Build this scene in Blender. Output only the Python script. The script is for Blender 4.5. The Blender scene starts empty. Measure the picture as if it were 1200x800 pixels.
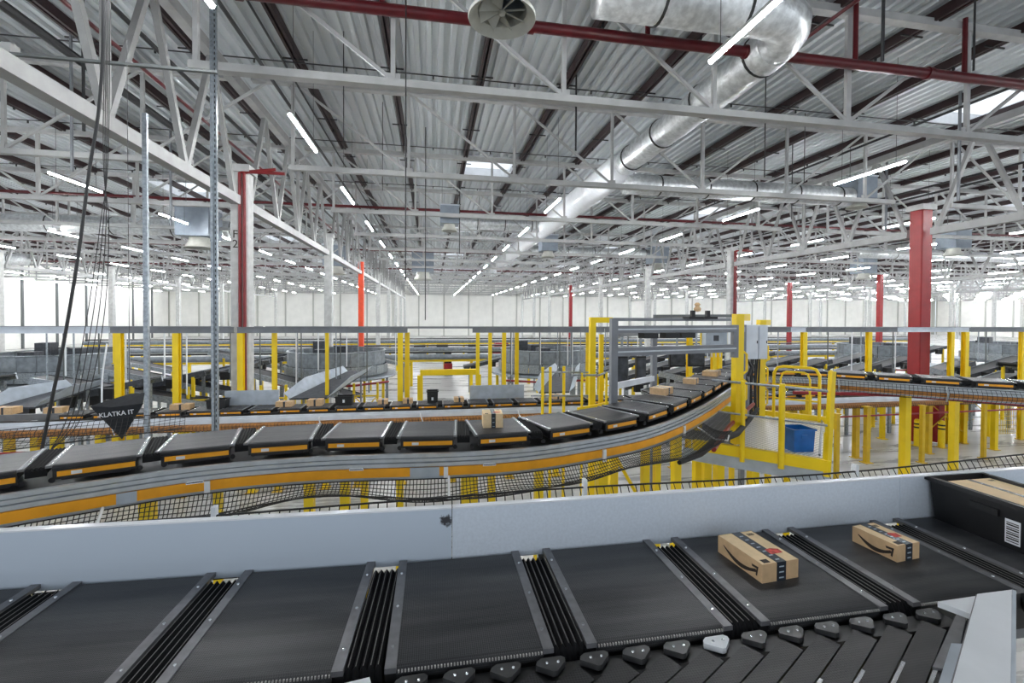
import bpy, bmesh, math, random
from mathutils import Vector, Matrix
random.seed(7)
R = math.radians
scene = bpy.context.scene
COL = scene.collection

# ------------------------------------------------------------------ camera
CAMZ = 5.13
cam = bpy.data.cameras.new('camera'); camo = bpy.data.objects.new('camera', cam); COL.objects.link(camo)
cam.sensor_width = 36; cam.lens = 530*36/1200; cam.shift_y = -22.7/1200; cam.clip_end = 600; cam.clip_start = .05
camo.matrix_world = Matrix.Translation((0, 0, CAMZ)) @ Matrix.Rotation(R(-9.95), 4, 'Z') @ Matrix.Rotation(R(90-.9), 4, 'X') @ Matrix.Rotation(R(.3), 4, 'Z')
scene.camera = camo
# ------------------------------------------------------------------ light
world = bpy.data.worlds.new('daylight'); scene.world = world; world.use_nodes = True
bg = world.node_tree.nodes['Background']; bg.inputs[0].default_value = (.86, .93, 1, 1); bg.inputs[1].default_value = .95
LAMP = 150.0
scene.view_settings.view_transform = 'Standard'; scene.view_settings.look = 'None'
scene.view_settings.gamma = 1; scene.view_settings.exposure = 0.6
scene.view_settings.use_curve_mapping = False

# ------------------------------------------------------------------ materials
MATS = {}
def mat(name, col, rough=.5, metal=0., var=.0, vscale=6., bump=0., bscale=40., emit=None, spec=.5, stretch=None, col2=None):
    m = bpy.data.materials.new(name); m.use_nodes = True; MATS[name] = m
    nt = m.node_tree; b = nt.nodes['Principled BSDF']
    b.inputs['Base Color'].default_value = (*col, 1); b.inputs['Roughness'].default_value = rough
    b.inputs['Metallic'].default_value = metal; b.inputs['Specular IOR Level'].default_value = spec
    tc = nt.nodes.new('ShaderNodeTexCoord'); src = tc.outputs['Object']
    if stretch:
        mp = nt.nodes.new('ShaderNodeMapping'); mp.inputs['Scale'].default_value = stretch
        nt.links.new(src, mp.inputs[0]); src = mp.outputs[0]
    if var or col2:
        n = nt.nodes.new('ShaderNodeTexNoise'); n.inputs['Scale'].default_value = vscale; n.inputs['Detail'].default_value = 5
        nt.links.new(src, n.inputs[0])
        cr = nt.nodes.new('ShaderNodeValToRGB'); nt.links.new(n.outputs[0], cr.inputs[0])
        a = tuple(max(0, c*(1-var)) for c in col); c2 = col2 or tuple(min(1, c*(1+var)) for c in col)
        cr.color_ramp.elements[0].color = (*a, 1); cr.color_ramp.elements[0].position = .35
        cr.color_ramp.elements[1].color = (*c2, 1); cr.color_ramp.elements[1].position = .65
        nt.links.new(cr.outputs[0], b.inputs['Base Color'])
    if bump:
        n2 = nt.nodes.new('ShaderNodeTexNoise'); n2.inputs['Scale'].default_value = bscale; nt.links.new(src, n2.inputs[0])
        bp = nt.nodes.new('ShaderNodeBump'); bp.inputs['Strength'].default_value = bump; bp.inputs['Distance'].default_value = .01
        nt.links.new(n2.outputs[0], bp.inputs['Height']); nt.links.new(bp.outputs[0], b.inputs['Normal'])
    if emit:
        b.inputs['Emission Color'].default_value = (*emit[0], 1); b.inputs['Emission Strength'].default_value = emit[1]
    return m
def M(n): return MATS[n]
mat('white_steel', (.44, .44, .435), .5, 0, .08, 3)
mat('roof_sheet', (.62, .65, .67), .38, .25, .07, .8, .08, 9, stretch=(1, .25, 1))
mat('purlin_red', (.026, .010, .011), .5, 0, .2, 4)
mat('pipe_red', (.10, .004, .008), .35, 0, .15, 4)
mat('bright_red', (.27, .003, .005), .42, 0, .1, 3)
mat('dark_red', (.26, .008, .014), .4, 0, .1, 3)
mat('orange_red', (.72, .07, .02), .45, 0, .1, 3)
mat('duct_silver', (.80, .82, .83), .34, .7, .16, 7, .9, 22)
mat('duct_band', (.02, .02, .02), .6)
mat('fan_white', (.50, .50, .45), .5, 0, .05, 8)
mat('unit_grey', (.25, .29, .34), .5, 0, .08, 4)
mat('concrete', (.50, .50, .49), .75, 0, .12, 4, .2, 30)
mat('wall_panel', (.88, .87, .83), .7, 0, .04, .6)
mat('wall_steel', (.12, .13, .13), .6, 0)
mat('wall_trim', (.50, .50, .46), .6, 0)
mat('yellow', (.88, .62, .004), .38, 0, .05, 3)
mat('yellow_old', (.62, .40, .010), .45, 0, .08, 4)
mat('galvanised', (.30, .33, .36), .36, .7, .22, 18)
mat('aluminium', (.46, .49, .52), .36, .6, .08, 9)
mat('beam_grey', (.20, .21, .23), .5, .1, .12, 3)
mat('beam_pale', (.62, .66, .72), .5, .1, .08, 3)
mat('plate_grey', (.42, .47, .53), .5, .2, .1, 5)
mat('guard_white', (.66, .72, .80), .42, .1, .04, 60, .05, 300)
mat('orange_strip', (.90, .38, .006), .4, 0, .08, 5)
mat('brown_strip', (.42, .17, .03), .5, 0, .25, 12)
mat('rubber', (.012, .012, .013), .45, 0, .2, 10)
mat('bellows_black', (.007, .007, .008), .75, 0, .2, 10, spec=.2)
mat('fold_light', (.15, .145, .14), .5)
mat('nose_black', (.045, .045, .047), .35, 0, .15, 20)
mat('lacing', (.38, .37, .35), .5)
mat('riser_red', (.20, .012, .014), .4, 0, .1, 4)
mat('girder_steel', (.30, .30, .295), .5, 0, .08, 3)
mat('black_plastic', (.006, .006, .007), .5, 0, .2, 12)
mat('dark_gear', (.05, .055, .065), .45, .2, .35, 8)
mat('net_black', (.012, .012, .013), .7)
mat('cable_black', (.02, .02, .022), .5)
mat('kraft', (.60, .40, .22), .8, 0, .08, 18, .15, 80)
mat('kraft_light', (.82, .62, .37), .8, 0, .06, 18, .1, 80)
mat('tape', (.018, .024, .034), .3, 0, .3, 60)
mat('ink', (.03, .018, .012), .7)
mat('ink_light', (.45, .52, .58), .6)
mat('label_red', (.62, .07, .05), .7, 0, .3, 50)
mat('label_white', (.72, .74, .76), .6)
mat('carrier_rail', (.17, .17, .18), .4, .3, .12, 20)
mat('steel_bolt', (.8, .82, .84), .2, .8)
mat('white_paint', (.80, .82, .85), .16, 0, .04, 5)
mat('blue_plastic', (.005, .12, .42), .3, 0, .12, 6)
mat('cloth_black', (.012, .014, .018), .75, 0, .2, 20)
mat('lettering', (.7, .72, .75), .5)
mat('ring_grey', (.21, .235, .26), .42, .45, .18, 5)
mat('lamp_tube', (1, 1, 1), .4, emit=((.95, .98, 1), LAMP))
mat('screen_dark', (.03, .03, .04), .3)
mat('van_white', (.75, .75, .74), .4)

# floor : polished concrete with streaks
m = mat('floor_concrete', (.46, .46, .45), .22)
nt = m.node_tree; b = nt.nodes['Principled BSDF']; tc = nt.nodes.new('ShaderNodeTexCoord')
mp = nt.nodes.new('ShaderNodeMapping'); mp.inputs['Scale'].default_value = (.16, .9, 1); mp.inputs['Rotation'].default_value = (0, 0, .5)
n = nt.nodes.new('ShaderNodeTexNoise'); n.inputs['Scale'].default_value = 1.4; n.inputs['Detail'].default_value = 8; n.inputs['Roughness'].default_value = .65
cr = nt.nodes.new('ShaderNodeValToRGB'); cr.color_ramp.elements[0].position = .3; cr.color_ramp.elements[1].position = .72
cr.color_ramp.elements[0].color = (.30, .30, .295, 1); cr.color_ramp.elements[1].color = (.64, .64, .63, 1)
nt.links.new(tc.outputs['Object'], mp.inputs[0]); nt.links.new(mp.outputs[0], n.inputs[0]); nt.links.new(n.outputs[0], cr.inputs[0]); nt.links.new(cr.outputs[0], b.inputs['Base Color'])
mr = nt.nodes.new('ShaderNodeMapRange'); mr.inputs['To Min'].default_value = .16; mr.inputs['To Max'].default_value = .42
nt.links.new(n.outputs[0], mr.inputs[0]); nt.links.new(mr.outputs[0], b.inputs['Roughness'])

# belts : dark woven rubber, faint diagonal weave, worn bands along the travel
def belt_mat(name, c0, c1, weave=170., rough=.42):
    m = mat(name, c0, rough, spec=.3); nt = m.node_tree; b = nt.nodes['Principled BSDF']
    tc = nt.nodes.new('ShaderNodeTexCoord')
    mp = nt.nodes.new('ShaderNodeMapping'); mp.inputs['Rotation'].default_value = (0, 0, R(45)); mp.inputs['Scale'].default_value = (weave, weave, weave)
    ck = nt.nodes.new('ShaderNodeTexChecker'); ck.inputs['Scale'].default_value = 1
    nt.links.new(tc.outputs['Object'], mp.inputs[0]); nt.links.new(mp.outputs[0], ck.inputs[0])
    m2 = nt.nodes.new('ShaderNodeMapping'); m2.inputs['Scale'].default_value = (.8, 9, 1)
    oi = nt.nodes.new('ShaderNodeObjectInfo')
    n = nt.nodes.new('ShaderNodeTexNoise'); n.noise_dimensions = '4D'; n.inputs['Scale'].default_value = 1.6; n.inputs['Detail'].default_value = 5
    ml = nt.nodes.new('ShaderNodeMath'); ml.operation = 'MULTIPLY'; ml.inputs[1].default_value = 37
    nt.links.new(oi.outputs['Random'], ml.inputs[0]); nt.links.new(ml.outputs[0], n.inputs['W'])
    nt.links.new(tc.outputs['Object'], m2.inputs[0]); nt.links.new(m2.outputs[0], n.inputs['Vector'])
    cr = nt.nodes.new('ShaderNodeValToRGB'); cr.color_ramp.elements[0].position = .38; cr.color_ramp.elements[1].position = .62
    cr.color_ramp.elements[0].color = (*c0, 1); cr.color_ramp.elements[1].color = (*c1, 1)
    nt.links.new(n.outputs[0], cr.inputs[0])
    mx = nt.nodes.new('ShaderNodeMix'); mx.data_type = 'RGBA'; mx.blend_type = 'MULTIPLY'
    mx.inputs[7].default_value = (.45, .45, .45, 1)
    nt.links.new(ck.outputs['Fac'], mx.inputs[0]); nt.links.new(cr.outputs[0], mx.inputs[6]); nt.links.new(mx.outputs[2], b.inputs['Base Color'])
    bp = nt.nodes.new('ShaderNodeBump'); bp.inputs['Strength'].default_value = .5; bp.inputs['Distance'].default_value = .002
    nt.links.new(ck.outputs['Fac'], bp.inputs['Height']); nt.links.new(bp.outputs[0], b.inputs['Normal'])
belt_mat('belt', (.040, .041, .046), (.080, .080, .083))
belt_mat('belt_strip', (.018, .018, .020), (.034, .033, .034), 130)

# tread plate : steel with small raised bars
m = mat('tread_plate', (.66, .66, .64), .38, .35); nt = m.node_tree; b = nt.nodes['Principled BSDF']
tc = nt.nodes.new('ShaderNodeTexCoord'); mp = nt.nodes.new('ShaderNodeMapping'); mp.inputs['Scale'].default_value = (22, 22, 22); mp.inputs['Rotation'].default_value = (0, 0, R(20))
ck = nt.nodes.new('ShaderNodeTexChecker'); ck.inputs['Scale'].default_value = 1; ck.inputs['Color1'].default_value = (.50, .50, .49, 1); ck.inputs['Color2'].default_value = (.92, .92, .90, 1)
nt.links.new(tc.outputs['Object'], mp.inputs[0]); nt.links.new(mp.outputs[0], ck.inputs[0]); nt.links.new(ck.outputs[0], b.inputs['Base Color'])
bp = nt.nodes.new('ShaderNodeBump'); bp.inputs['Strength'].default_value = .6; bp.inputs['Distance'].default_value = .004
nt.links.new(ck.outputs['Fac'], bp.inputs['Height']); nt.links.new(bp.outputs[0], b.inputs['Normal'])

# skylight glazing : clear opal sheet over real daylight
m = bpy.data.materials.new('glazing'); m.use_nodes = True; MATS['glazing'] = m; nt = m.node_tree
nt.nodes.remove(nt.nodes['Principled BSDF']); tr = nt.nodes.new('ShaderNodeBsdfTransparent'); tl = nt.nodes.new('ShaderNodeBsdfTranslucent')
mx = nt.nodes.new('ShaderNodeMixShader'); mx.inputs[0].default_value = .25
nt.links.new(tr.outputs[0], mx.inputs[1]); nt.links.new(tl.outputs[0], mx.inputs[2]); nt.links.new(mx.outputs[0], nt.nodes['Material Output'].inputs[0])

# ------------------------------------------------------------------ helpers
LOC = {}
class MB:
    def __init__(s): s.v = []; s.f = []
    def add(s, vs, fs):
        o = len(s.v); s.v += [tuple(p) for p in vs]; s.f += [tuple(i+o for i in f) for f in fs]; return s
    def box(s, x0, x1, y0, y1, z0, z1):
        return s.add([(x0,y0,z0),(x1,y0,z0),(x1,y1,z0),(x0,y1,z0),(x0,y0,z1),(x1,y0,z1),(x1,y1,z1),(x0,y1,z1)],
                     [(0,3,2,1),(4,5,6,7),(0,1,5,4),(1,2,6,5),(2,3,7,6),(3,0,4,7)])
    def bar(s, p, q, w, h=None, up=(0,0,1)):
        p, q = Vector(p), Vector(q); h = h or w; d = (q-p).normalized(); u = Vector(up)
        if abs(d.dot(u)) > .95: u = Vector((0,1,0))
        x = d.cross(u).normalized(); y = x.cross(d).normalized()
        vs = [c+x*a*w/2+y*b*h/2 for c in (p, q) for a, b in ((-1,-1),(1,-1),(1,1),(-1,1))]
        return s.add(vs, [(3,2,1,0),(4,5,6,7),(0,1,5,4),(1,2,6,5),(2,3,7,6),(3,0,4,7)])
    def loft(s, rings, closed=True, caps=True):
        n = len(rings[0]); o = len(s.v)
        for r in rings: s.v += [tuple(p) for p in r]
        m = n if closed else n-1
        for i in range(len(rings)-1):
            for j in range(m):
                k = (j+1) % n; s.f.append((o+i*n+j, o+i*n+k, o+(i+1)*n+k, o+(i+1)*n+j))
        if caps and closed:
            s.f.append(tuple(o+j for j in reversed(range(n)))); s.f.append(tuple(o+(len(rings)-1)*n+j for j in range(n)))
        return s
    def tube(s, pts, r, n=8, caps=True):
        pts = [Vector(p) for p in pts]; rings = []; ux = None
        for i, p in enumerate(pts):
            d = (pts[min(i+1, len(pts)-1)]-pts[max(i-1, 0)]).normalized()
            if ux is None:
                u = Vector((0,0,1)) if abs(d.z) < .9 else Vector((0,1,0)); ux = d.cross(u).normalized()
            else:
                ux = (ux-d*ux.dot(d)).normalized()
            uy = d.cross(ux); rr = r[i] if isinstance(r, (list, tuple)) else r
            rings.append([p+(ux*math.cos(2*math.pi*k/n)+uy*math.sin(2*math.pi*k/n))*rr for k in range(n)])
        return s.loft(rings, True, caps)
    def lathe(s, prof, c=(0,0,0), n=24):
        rings = [[(c[0]+r*math.cos(2*math.pi*k/n), c[1]+r*math.sin(2*math.pi*k/n), c[2]+z) for k in range(n)] for r, z in prof]
        return s.loft(rings, True, False)
    def prism(s, pts, z0, z1):
        return s.loft([[(x, y, z0) for x, y in pts], [(x, y, z1) for x, y in pts]])
    def extrude(s, pts, vec):
        v = Vector(vec); return s.loft([[Vector(p) for p in pts], [Vector(p)+v for p in pts]])
    def sweep(s, path, prof):           # prof : closed list of (offset to the right of travel, z)
        rings = []
        for i, p in enumerate(path):
            a, b_ = path[max(i-1, 0)], path[min(i+1, len(path)-1)]
            d = Vector((b_[0]-a[0], b_[1]-a[1])).normalized(); nx, ny = d.y, -d.x
            rings.append([(p[0]+nx*o, p[1]+ny*o, z) for o, z in prof])
        return s.loft(rings)
    def build(s, name, material, parent=None, loc=None, smooth=False):
        me = bpy.data.meshes.new(name)
        o = bpy.data.objects.new(name, me)
        off = Vector(loc) if loc is not None else (LOC.get(parent, Vector((0,0,0))) if parent else Vector((0,0,0)))
        me.from_pydata([(x-off.x, y-off.y, z-off.z) for x, y, z in s.v], [], s.f); me.materials.append(M(material) if isinstance(material, str) else material)
        if smooth:
            for p in me.polygons: p.use_smooth = True
            if smooth != 'all':
                me.set_sharp_from_angle(angle=R(40))
        COL.objects.link(o)
        if parent: o.parent = parent; LOC[o] = off
        else: o.location = off; LOC[o] = off
        return o
def tag(o, label, cat, group=None, kind=None):
    if label: o['label'] = label
    if cat: o['category'] = cat
    if group: o['group'] = group
    if kind: o['kind'] = kind
    return o
def thing(name, label, cat, loc=(0,0,0), group=None):
    o = bpy.data.objects.new(name, None); COL.objects.link(o); o.location = loc; o.empty_display_size = .1
    LOC[o] = Vector(loc); return tag(o, label, cat, group)
CH = {}
def kids(o): return o.children
def copy_tree(o, loc=None, rz=None, label=None, parent=None, skip=()):
    c = o.copy(); COL.objects.link(c)
    if parent: c.parent = parent
    if loc is not None: c.location = loc
    if rz is not None: c.rotation_euler = (0, 0, rz)
    if label: c['label'] = label
    for ch in list(o.children):
        if ch.name.split('.')[0] in skip: continue
        copy_tree(ch, parent=c)
    return c
ONES = 'zeroth first second third fourth fifth sixth seventh eighth ninth tenth eleventh twelfth thirteenth fourteenth fifteenth sixteenth seventeenth eighteenth nineteenth'.split()
TENS = {20:'twentieth', 30:'thirtieth', 40:'fortieth', 50:'fiftieth', 60:'sixtieth'}
TN = {20:'twenty', 30:'thirty', 40:'forty', 50:'fifty', 60:'sixty'}
def nth(n):
    if n < 20: return ONES[n]
    t = n//10*10; return TENS[t] if n == t else TN[t]+'-'+ONES[n-t]
def spline(pts, step=.12):
    P = [Vector((*p, 0)[:3]) for p in pts]; P = [2*P[0]-P[1]]+P+[2*P[-1]-P[-2]]; out = []
    for i in range(1, len(P)-2):
        a, b_, c, d = P[i-1:i+3]; n = max(2, int((c-b_).length/step))
        for k in range(n):
            t = k/n; out.append(.5*((2*b_)+(c-a)*t+(2*a-5*b_+4*c-d)*t*t+(3*b_-a-3*c+d)*t**3))
    out.append(P[-2]); return out
def offset(path, o):                    # to the right of travel
    out = []
    for i, p in enumerate(path):
        d = (path[min(i+1, len(path)-1)]-path[max(i-1, 0)]); d = Vector((d.x, d.y, 0)).normalized()
        out.append(Vector((p.x+d.y*o, p.y-d.x*o, p.z)))
    return out
def walk(path, s0, step):               # points at equal arc length with heading
    acc = 0; nxt = s0; out = []
    for a, b_ in zip(path, path[1:]):
        L = (b_-a).length
        while L > 0 and nxt <= acc+L:
            t = (nxt-acc)/L; p = a.lerp(b_, t); d = b_-a; out.append((p, math.atan2(d.y, d.x))); nxt += step
        acc += L
    return out

# ------------------------------------------------------------------ setting
XL, XR, YB, YF = -57.3, 148.3, 111.5, -9.0
ROOF = CAMZ+7.65
fl = MB().box(XL-.3, XR+.3, YF-20, YB+.3, -.3, 0).build('floor', 'floor_concrete'); tag(fl, None, None, kind='structure')
SKY = [(18.9, 21.6, 12.2, 14.7), (1.4, 4.1, 21.9, 25.0), (-16.3, -13.4, 29.5, 33.5), (19.2, 22.4, 28.8, 33.0), (1.0, 4.0, 38, 42), (37, 40, 21, 25), (-16.3, -13.4, 47, 51), (37, 40, 47, 51),
       (19, 22, 47, 51), (1, 4, 57, 61), (-34, -31, 38, 42), (55, 58, 38, 42), (19, 22, 66, 70), (-16, -13, 66, 70), (37, 40, 66, 70), (1, 4, 76, 80), (55, 58, 60, 64), (73, 76, 47, 51), (-34, -31, 60, 64)]
rib = MB(); pitch = .34; x = XL; prof = []
while x < XR:
    prof += [(x, 0), (x+.12, 0), (x+.155, .11), (x+.305, .11)]; x += pitch
prof.append((XR, 0))
for (xa, za), (xb, zb) in zip(prof, prof[1:]):
    segs = [(YF-3, YB)]; xm = (xa+xb)/2
    for sx0, sx1, sy0, sy1 in SKY:
        if sx0 < xm < sx1:
            ns = []
            for a, b_ in segs:
                if a < sy0 and b_ > sy1: ns += [(a, sy0), (sy1, b_)]
                else: ns.append((a, b_))
            segs = ns
    for a, b_ in segs:
        rib.add([(xa,a,ROOF+za),(xb,a,ROOF+zb),(xb,b_,ROOF+zb),(xa,b_,ROOF+za)], [(0,1,2,3)])
ce = rib.build('ceiling', 'roof_sheet'); tag(ce, None, None, kind='structure')
for i, (a, b_, c, d) in enumerate(SKY):
    t = thing('skylight', '%s bright roof skylight counted from the camera, framed in the ribbed ceiling' % nth(i+1), 'skylight', (a, c, ROOF), 'skylights in the ribbed roof')
    k = MB()
    for q in ((a-.05, b_+.05, c-.08, c), (a-.05, b_+.05, d, d+.08), (a-.08, a, c, d), (b_, b_+.08, c, d)): k.box(q[0], q[1], q[2], q[3], ROOF-.02, ROOF+.45)
    k.build('curb', 'white_paint', t)
    MB().box(a, b_, c, d, ROOF+.40, ROOF+.43).build('glazing_sheet', 'glazing', t)
# back wall, left wall, right wall with separate panels
def wall(name, p0, axis, length, pw, post_mat):
    w = MB()
    if axis == 'x': w.box(p0[0], p0[0]+length, p0[1]+.1, p0[1]+.3, 0, ROOF+.2)
    else:
        s = -1 if p0[0] < 0 else 1
        xa, xb = sorted((p0[0]+s*.1, p0[0]+s*.3)); w.box(xa, xb, p0[1], p0[1]+length, 0, ROOF+.2)
    wo = w.build(name, 'wall_trim'); tag(wo, None, None, kind='structure')
    n = int(length/pw); me = None; pe = None
    for i in range(n):
        u = (i+.5)*pw
        if me is None:
            g = MB().box(-pw/2+.03, pw/2-.03, -.05, .1, .02, ROOF-.1); g2 = MB().box(-.16, .16, -.22, .02, 0, ROOF-.1)
            po = g.build('wall_panel', 'wall_panel', wo); pp = g2.build('wall_post', post_mat, wo); me, pe = po, pp
        else:
            po = me.copy(); COL.objects.link(po); pp = pe.copy(); COL.objects.link(pp)
        for o_, uu in ((po, u), (pp, i*pw)):
            if axis == 'x': o_.location = (p0[0]+uu, p0[1], 0)
            else: o_.location = (p0[0], p0[1]+uu, 0); o_.rotation_euler = (0, 0, R(90) if p0[0] < 0 else R(-90))
wall('wall_back', (XL, YB), 'x', XR-XL, 6.0, 'wall_trim')
wall('wall_left', (XL, YF), 'y', YB-YF, 6.0, 'wall_steel')
wall('wall_right', (XR, YF), 'y', YB-YF, 6.0, 'wall_trim')

# ------------------------------------------------------------------ columns
COLX = [-31.6, -5.9, 19.8, 45.5, 71.2, 96.9, 122.6]; ROWS = [15.5+12*k for k in range(8)]
colname = {-31.6:'far left', -5.9:'left', 19.8:'middle right', 45.5:'right', 71.2:'outer right', 96.9:'far right', 122.6:'furthest right'}
special = {(-5.9, 39.5):('orange_red', .42, 'orange red painted column behind the left grey column'),
           (19.8, 15.5):('bright_red', .52, 'wide bright red column behind the right hand sorter'),
           (45.5, 39.5):('bright_red', .42, 'slim bright red column rising left of the wide red one'),
           (45.5, 51.5):('dark_red', .45, 'dark red column deep in the hall behind the yellow platform'), (45.5, 27.5):('concrete', .45, 'white concrete column at the right edge of the photo'),
           (19.8, 63.5):('dark_red', .45, 'dark red column group near the hall centre'),
           (71.2, 39.5):('dark_red', .45, 'dark red column right of the wide bright red one')}
def column(X, Y, mt, w, label):
    t = thing('column', label, 'column', (X, Y, 0), 'columns carrying the hall roof')
    c = w/2; k = w*.06
    oct_ = [(X-c+k, Y-c), (X+c-k, Y-c), (X+c, Y-c+k), (X+c, Y+c-k), (X+c-k, Y+c), (X-c+k, Y+c), (X-c, Y+c-k), (X-c, Y-c+k)]
    top = 9.5 if w < .7 else 9.9
    MB().prism(oct_, 0, top).build('shaft', mt, t)
    MB().box(X-c-.08, X+c+.08, Y-c-.08, Y+c+.08, top, top+.22).build('capital', 'white_steel', t)
    return t
for X in COLX:
    for j, Y in enumerate(ROWS):
        if (X, Y) in special:
            mt, w, lb = special[(X, Y)]
        else:
            mt, w, lb = 'concrete', .42, 'pale concrete column, %s in its %s row from the camera' % (nth(j+1), colname[X])
            if (X, Y) == (-5.9, 15.5): w = .50; lb = 'pale concrete column with twin red riser pipes, marked F2'
            if (X, Y) == (19.8, 27.5): lb = 'white concrete column with thin red pipes behind the gantry'
        t = column(X, Y, mt, w, lb)
        if (X, Y) in ((-5.9, 15.5), (19.8, 27.5)):
            for dx in (.04, .17):
                MB().tube([(X+dx, Y-.28, 2.2 if Y < 20 else .1), (X+dx, Y-.28, 9.1), (X+dx, Y-.28, 9.45), (X+dx+.12, Y-.28, 9.5), (X+dx+(1.3 if dx < .1 else .9), Y-.28, 9.5+.12*(dx > .1))], .05, 10).build('riser_pipe', 'riser_red', t, smooth=True)
            if Y < 20:
                MB().box(X-.22, X+.22, Y-.22, Y+.22, 1.2, 2.75).build('yellow_band', 'yellow', t)
                for i, chh in enumerate('F2'):
                    cu = bpy.data.curves.new('mark', 'FONT'); cu.body = chh; cu.size = .34; cu.extrude = .004; cu.align_x = 'CENTER'
                    tmp = bpy.data.objects.new('mark', cu); COL.objects.link(tmp); dg = bpy.context.evaluated_depsgraph_get()
                    me = bpy.data.meshes.new_from_object(tmp.evaluated_get(dg)); bpy.data.objects.remove(tmp)
                    me.materials.clear(); me.materials.append(M('ink')); o = bpy.data.objects.new('mark', me); COL.objects.link(o); o.parent = t
                    o.location = (-.06, -.36, 7.45-.3*i); o.rotation_euler = (R(90), 0, 0)
for dx in (-.62, .52):                                            # bollards round the red column
    pass

# ------------------------------------------------------------------ roof steel
ZT, ZB = CAMZ+7.36, CAMZ+4.65
BAYS = [-57.3, -31.6, -5.9, 19.8, 45.5, 71.2, 96.9, 122.6]
PAN = 3.57
def truss_parts(t, X0, Y, detail=True, zb=ZB):
    """truss spanning one bay from X0 to X0+25.7"""
    Xa, Xb = X0+1.4, X0+24.3
    top = MB().box(X0+.3, X0+25.4, Y-.11, Y+.11, ZT-.09, ZT+.09); bot = MB().box(Xa, Xb, Y-.10, Y+.10, zb-.075, zb+.075).box(Xa, Xb, Y-.02, Y+.02, zb+.075, zb+.11)
    nodes = [X0+5.1+PAN*i for i in range(6)]
    posts = [((x_, Y, zb+.07), (x_, Y, ZT-.08)) for x_ in [Xa+.1]+nodes]
    mid = nodes[3]-.5
    diags = []
    for i, x_ in enumerate(nodes):
        if x_ <= nodes[3]+.1: diags.append(((x_, Y, zb+.07), (x_-PAN+.1, Y, ZT-.08)))
        if x_ >= nodes[3]-.1: diags.append(((x_, Y, zb+.07), (x_+PAN-.1, Y, ZT-.08)))
    if detail:
        top.build('top_chord', 'white_steel', t); bot.build('bottom_chord', 'white_steel', t)
        for p, q in posts: MB().bar(p, q, .12 if abs(p[0]-nodes[3]) < .1 else .09, .09).build('post', 'white_steel', t)
        for p, q in diags: MB().bar(p, q, .07, .07).build('diagonal', 'white_steel', t)
        gp = MB()
        for x_ in nodes: gp.box(x_-.14, x_+.14, Y-.015, Y+.015, zb+.05, zb+.22)
        gp.build('gusset_plate', 'white_steel', t)
    else:
        for p, q in posts: bot.bar(p, q, .1, .09)
        for p, q in diags: bot.bar(p, q, .07, .07)
        bot.v += []; o = len(bot.v); bot.v += top.v; bot.f += [tuple(i+o for i in f) for f in top.f]
        return bot
bayname = ['outermost left bay', 'left bay', 'centre bay', 'right bay', 'second right bay', 'third right bay', 'fourth right bay', 'outermost right bay']
TY = [3.5+6*k for k in range(18)]
tmpl_d = tmpl_s = None
for bi, X0 in enumerate(BAYS):
    for j, Y in enumerate(TY):
        near = Y < 34 and bi in (1, 2, 3)
        lb = 'white lattice roof truss, %s row from the camera, %s' % (nth(j+1), bayname[bi])
        grp = 'lattice trusses across the roof'
        if near:
            if tmpl_d is None:
                tmpl_d = thing('roof_truss', lb, 'truss', (X0, Y, ZB), grp); truss_parts(tmpl_d, X0, Y)
            else: copy_tree(tmpl_d, (X0, Y, ZB), None, lb)
        else:
            if tmpl_s is None:
                tmpl_s = truss_parts(None, X0, Y, False).build('roof_truss', 'white_steel', loc=(X0, Y, ZB)); tag(tmpl_s, lb, 'truss', grp)
            else:
                o = tmpl_s.copy(); COL.objects.link(o); o.location = (X0, Y, ZB); o['label'] = lb
# main girders along the column lines
GB, GT = 8.6, CAMZ+7.05
def girder(X, Y0, label):
    t = thing('roof_girder', label, 'girder', (X, Y0, GB), 'deep girders along the column lines')
    Y1 = Y0+12
    MB().box(X-.13, X+.13, Y0+.45, Y1-.45, GB-.15, GB+.12).build('bottom_chord', 'girder_steel', t)
    MB().box(X-.13, X+.13, Y0, Y1, GT-.15, GT+.12).build('top_chord', 'girder_steel', t)
    for i in range(4):
        a = Y0+.6+i*2.7
        MB().bar((X, a, GB), (X, a+1.35, GT), .13, .13).build('diagonal', 'girder_steel', t)
        MB().bar((X, a+1.35, GT), (X, a+2.7, GB), .13, .13).build('diagonal', 'girder_steel', t)
    MB().bar((X, Y0+6, GB), (X, Y0+6, GT), .12, .12).build('post', 'girder_steel', t)
    return t
g0 = None
for X in COLX[:5]:
    for j in range(8):
        Y0 = 3.5+12*j; lb = 'deep white roof girder above the %s column row, %s span' % (colname[X], nth(j+1))
        if g0 is None: g0 = girder(X, Y0, lb)
        else: copy_tree(g0, (X, Y0, GB), None, lb)
# purlins : dark red, hung with short cross arms
pur = None
k0 = -21
for k in range(k0, 40):
    X = -1.22+2.72*k
    if not XL+1 < X < XR-1: continue
    side = '%s dark red roof purlin %s of the round air diffuser' % (nth(abs(k)+(k <= 0)), 'left' if k <= 0 else 'right')
    if pur is None:
        t = thing('roof_purlin', side, 'purlin', (X, YF, 12.5), 'dark red purlins under the ribbed roof'); pur = t
        MB().box(X-.10, X-.03, YF, YB, 12.50, 12.76).box(X+.03, X+.10, YF, YB, 12.50, 12.76).box(X-.03, X+.03, YF, YB, 12.70, 12.76).build('channel_pair', 'purlin_red', t)
        a = MB()
        for q in range(28): yy = YF+2.6+q*4.1; a.box(X-.34, X+.34, yy, yy+.03, 12.49, 12.53)
        for q in range(14): yy = YF+3.6+q*8.2; a.bar((X, yy, 12.4), (X, yy, 12.52), .05)
        a.build('cross_arms', 'cable_black', t)['kind'] = 'stuff'
    else: copy_tree(pur, (X, YF, 12.5), None, side)
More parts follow.
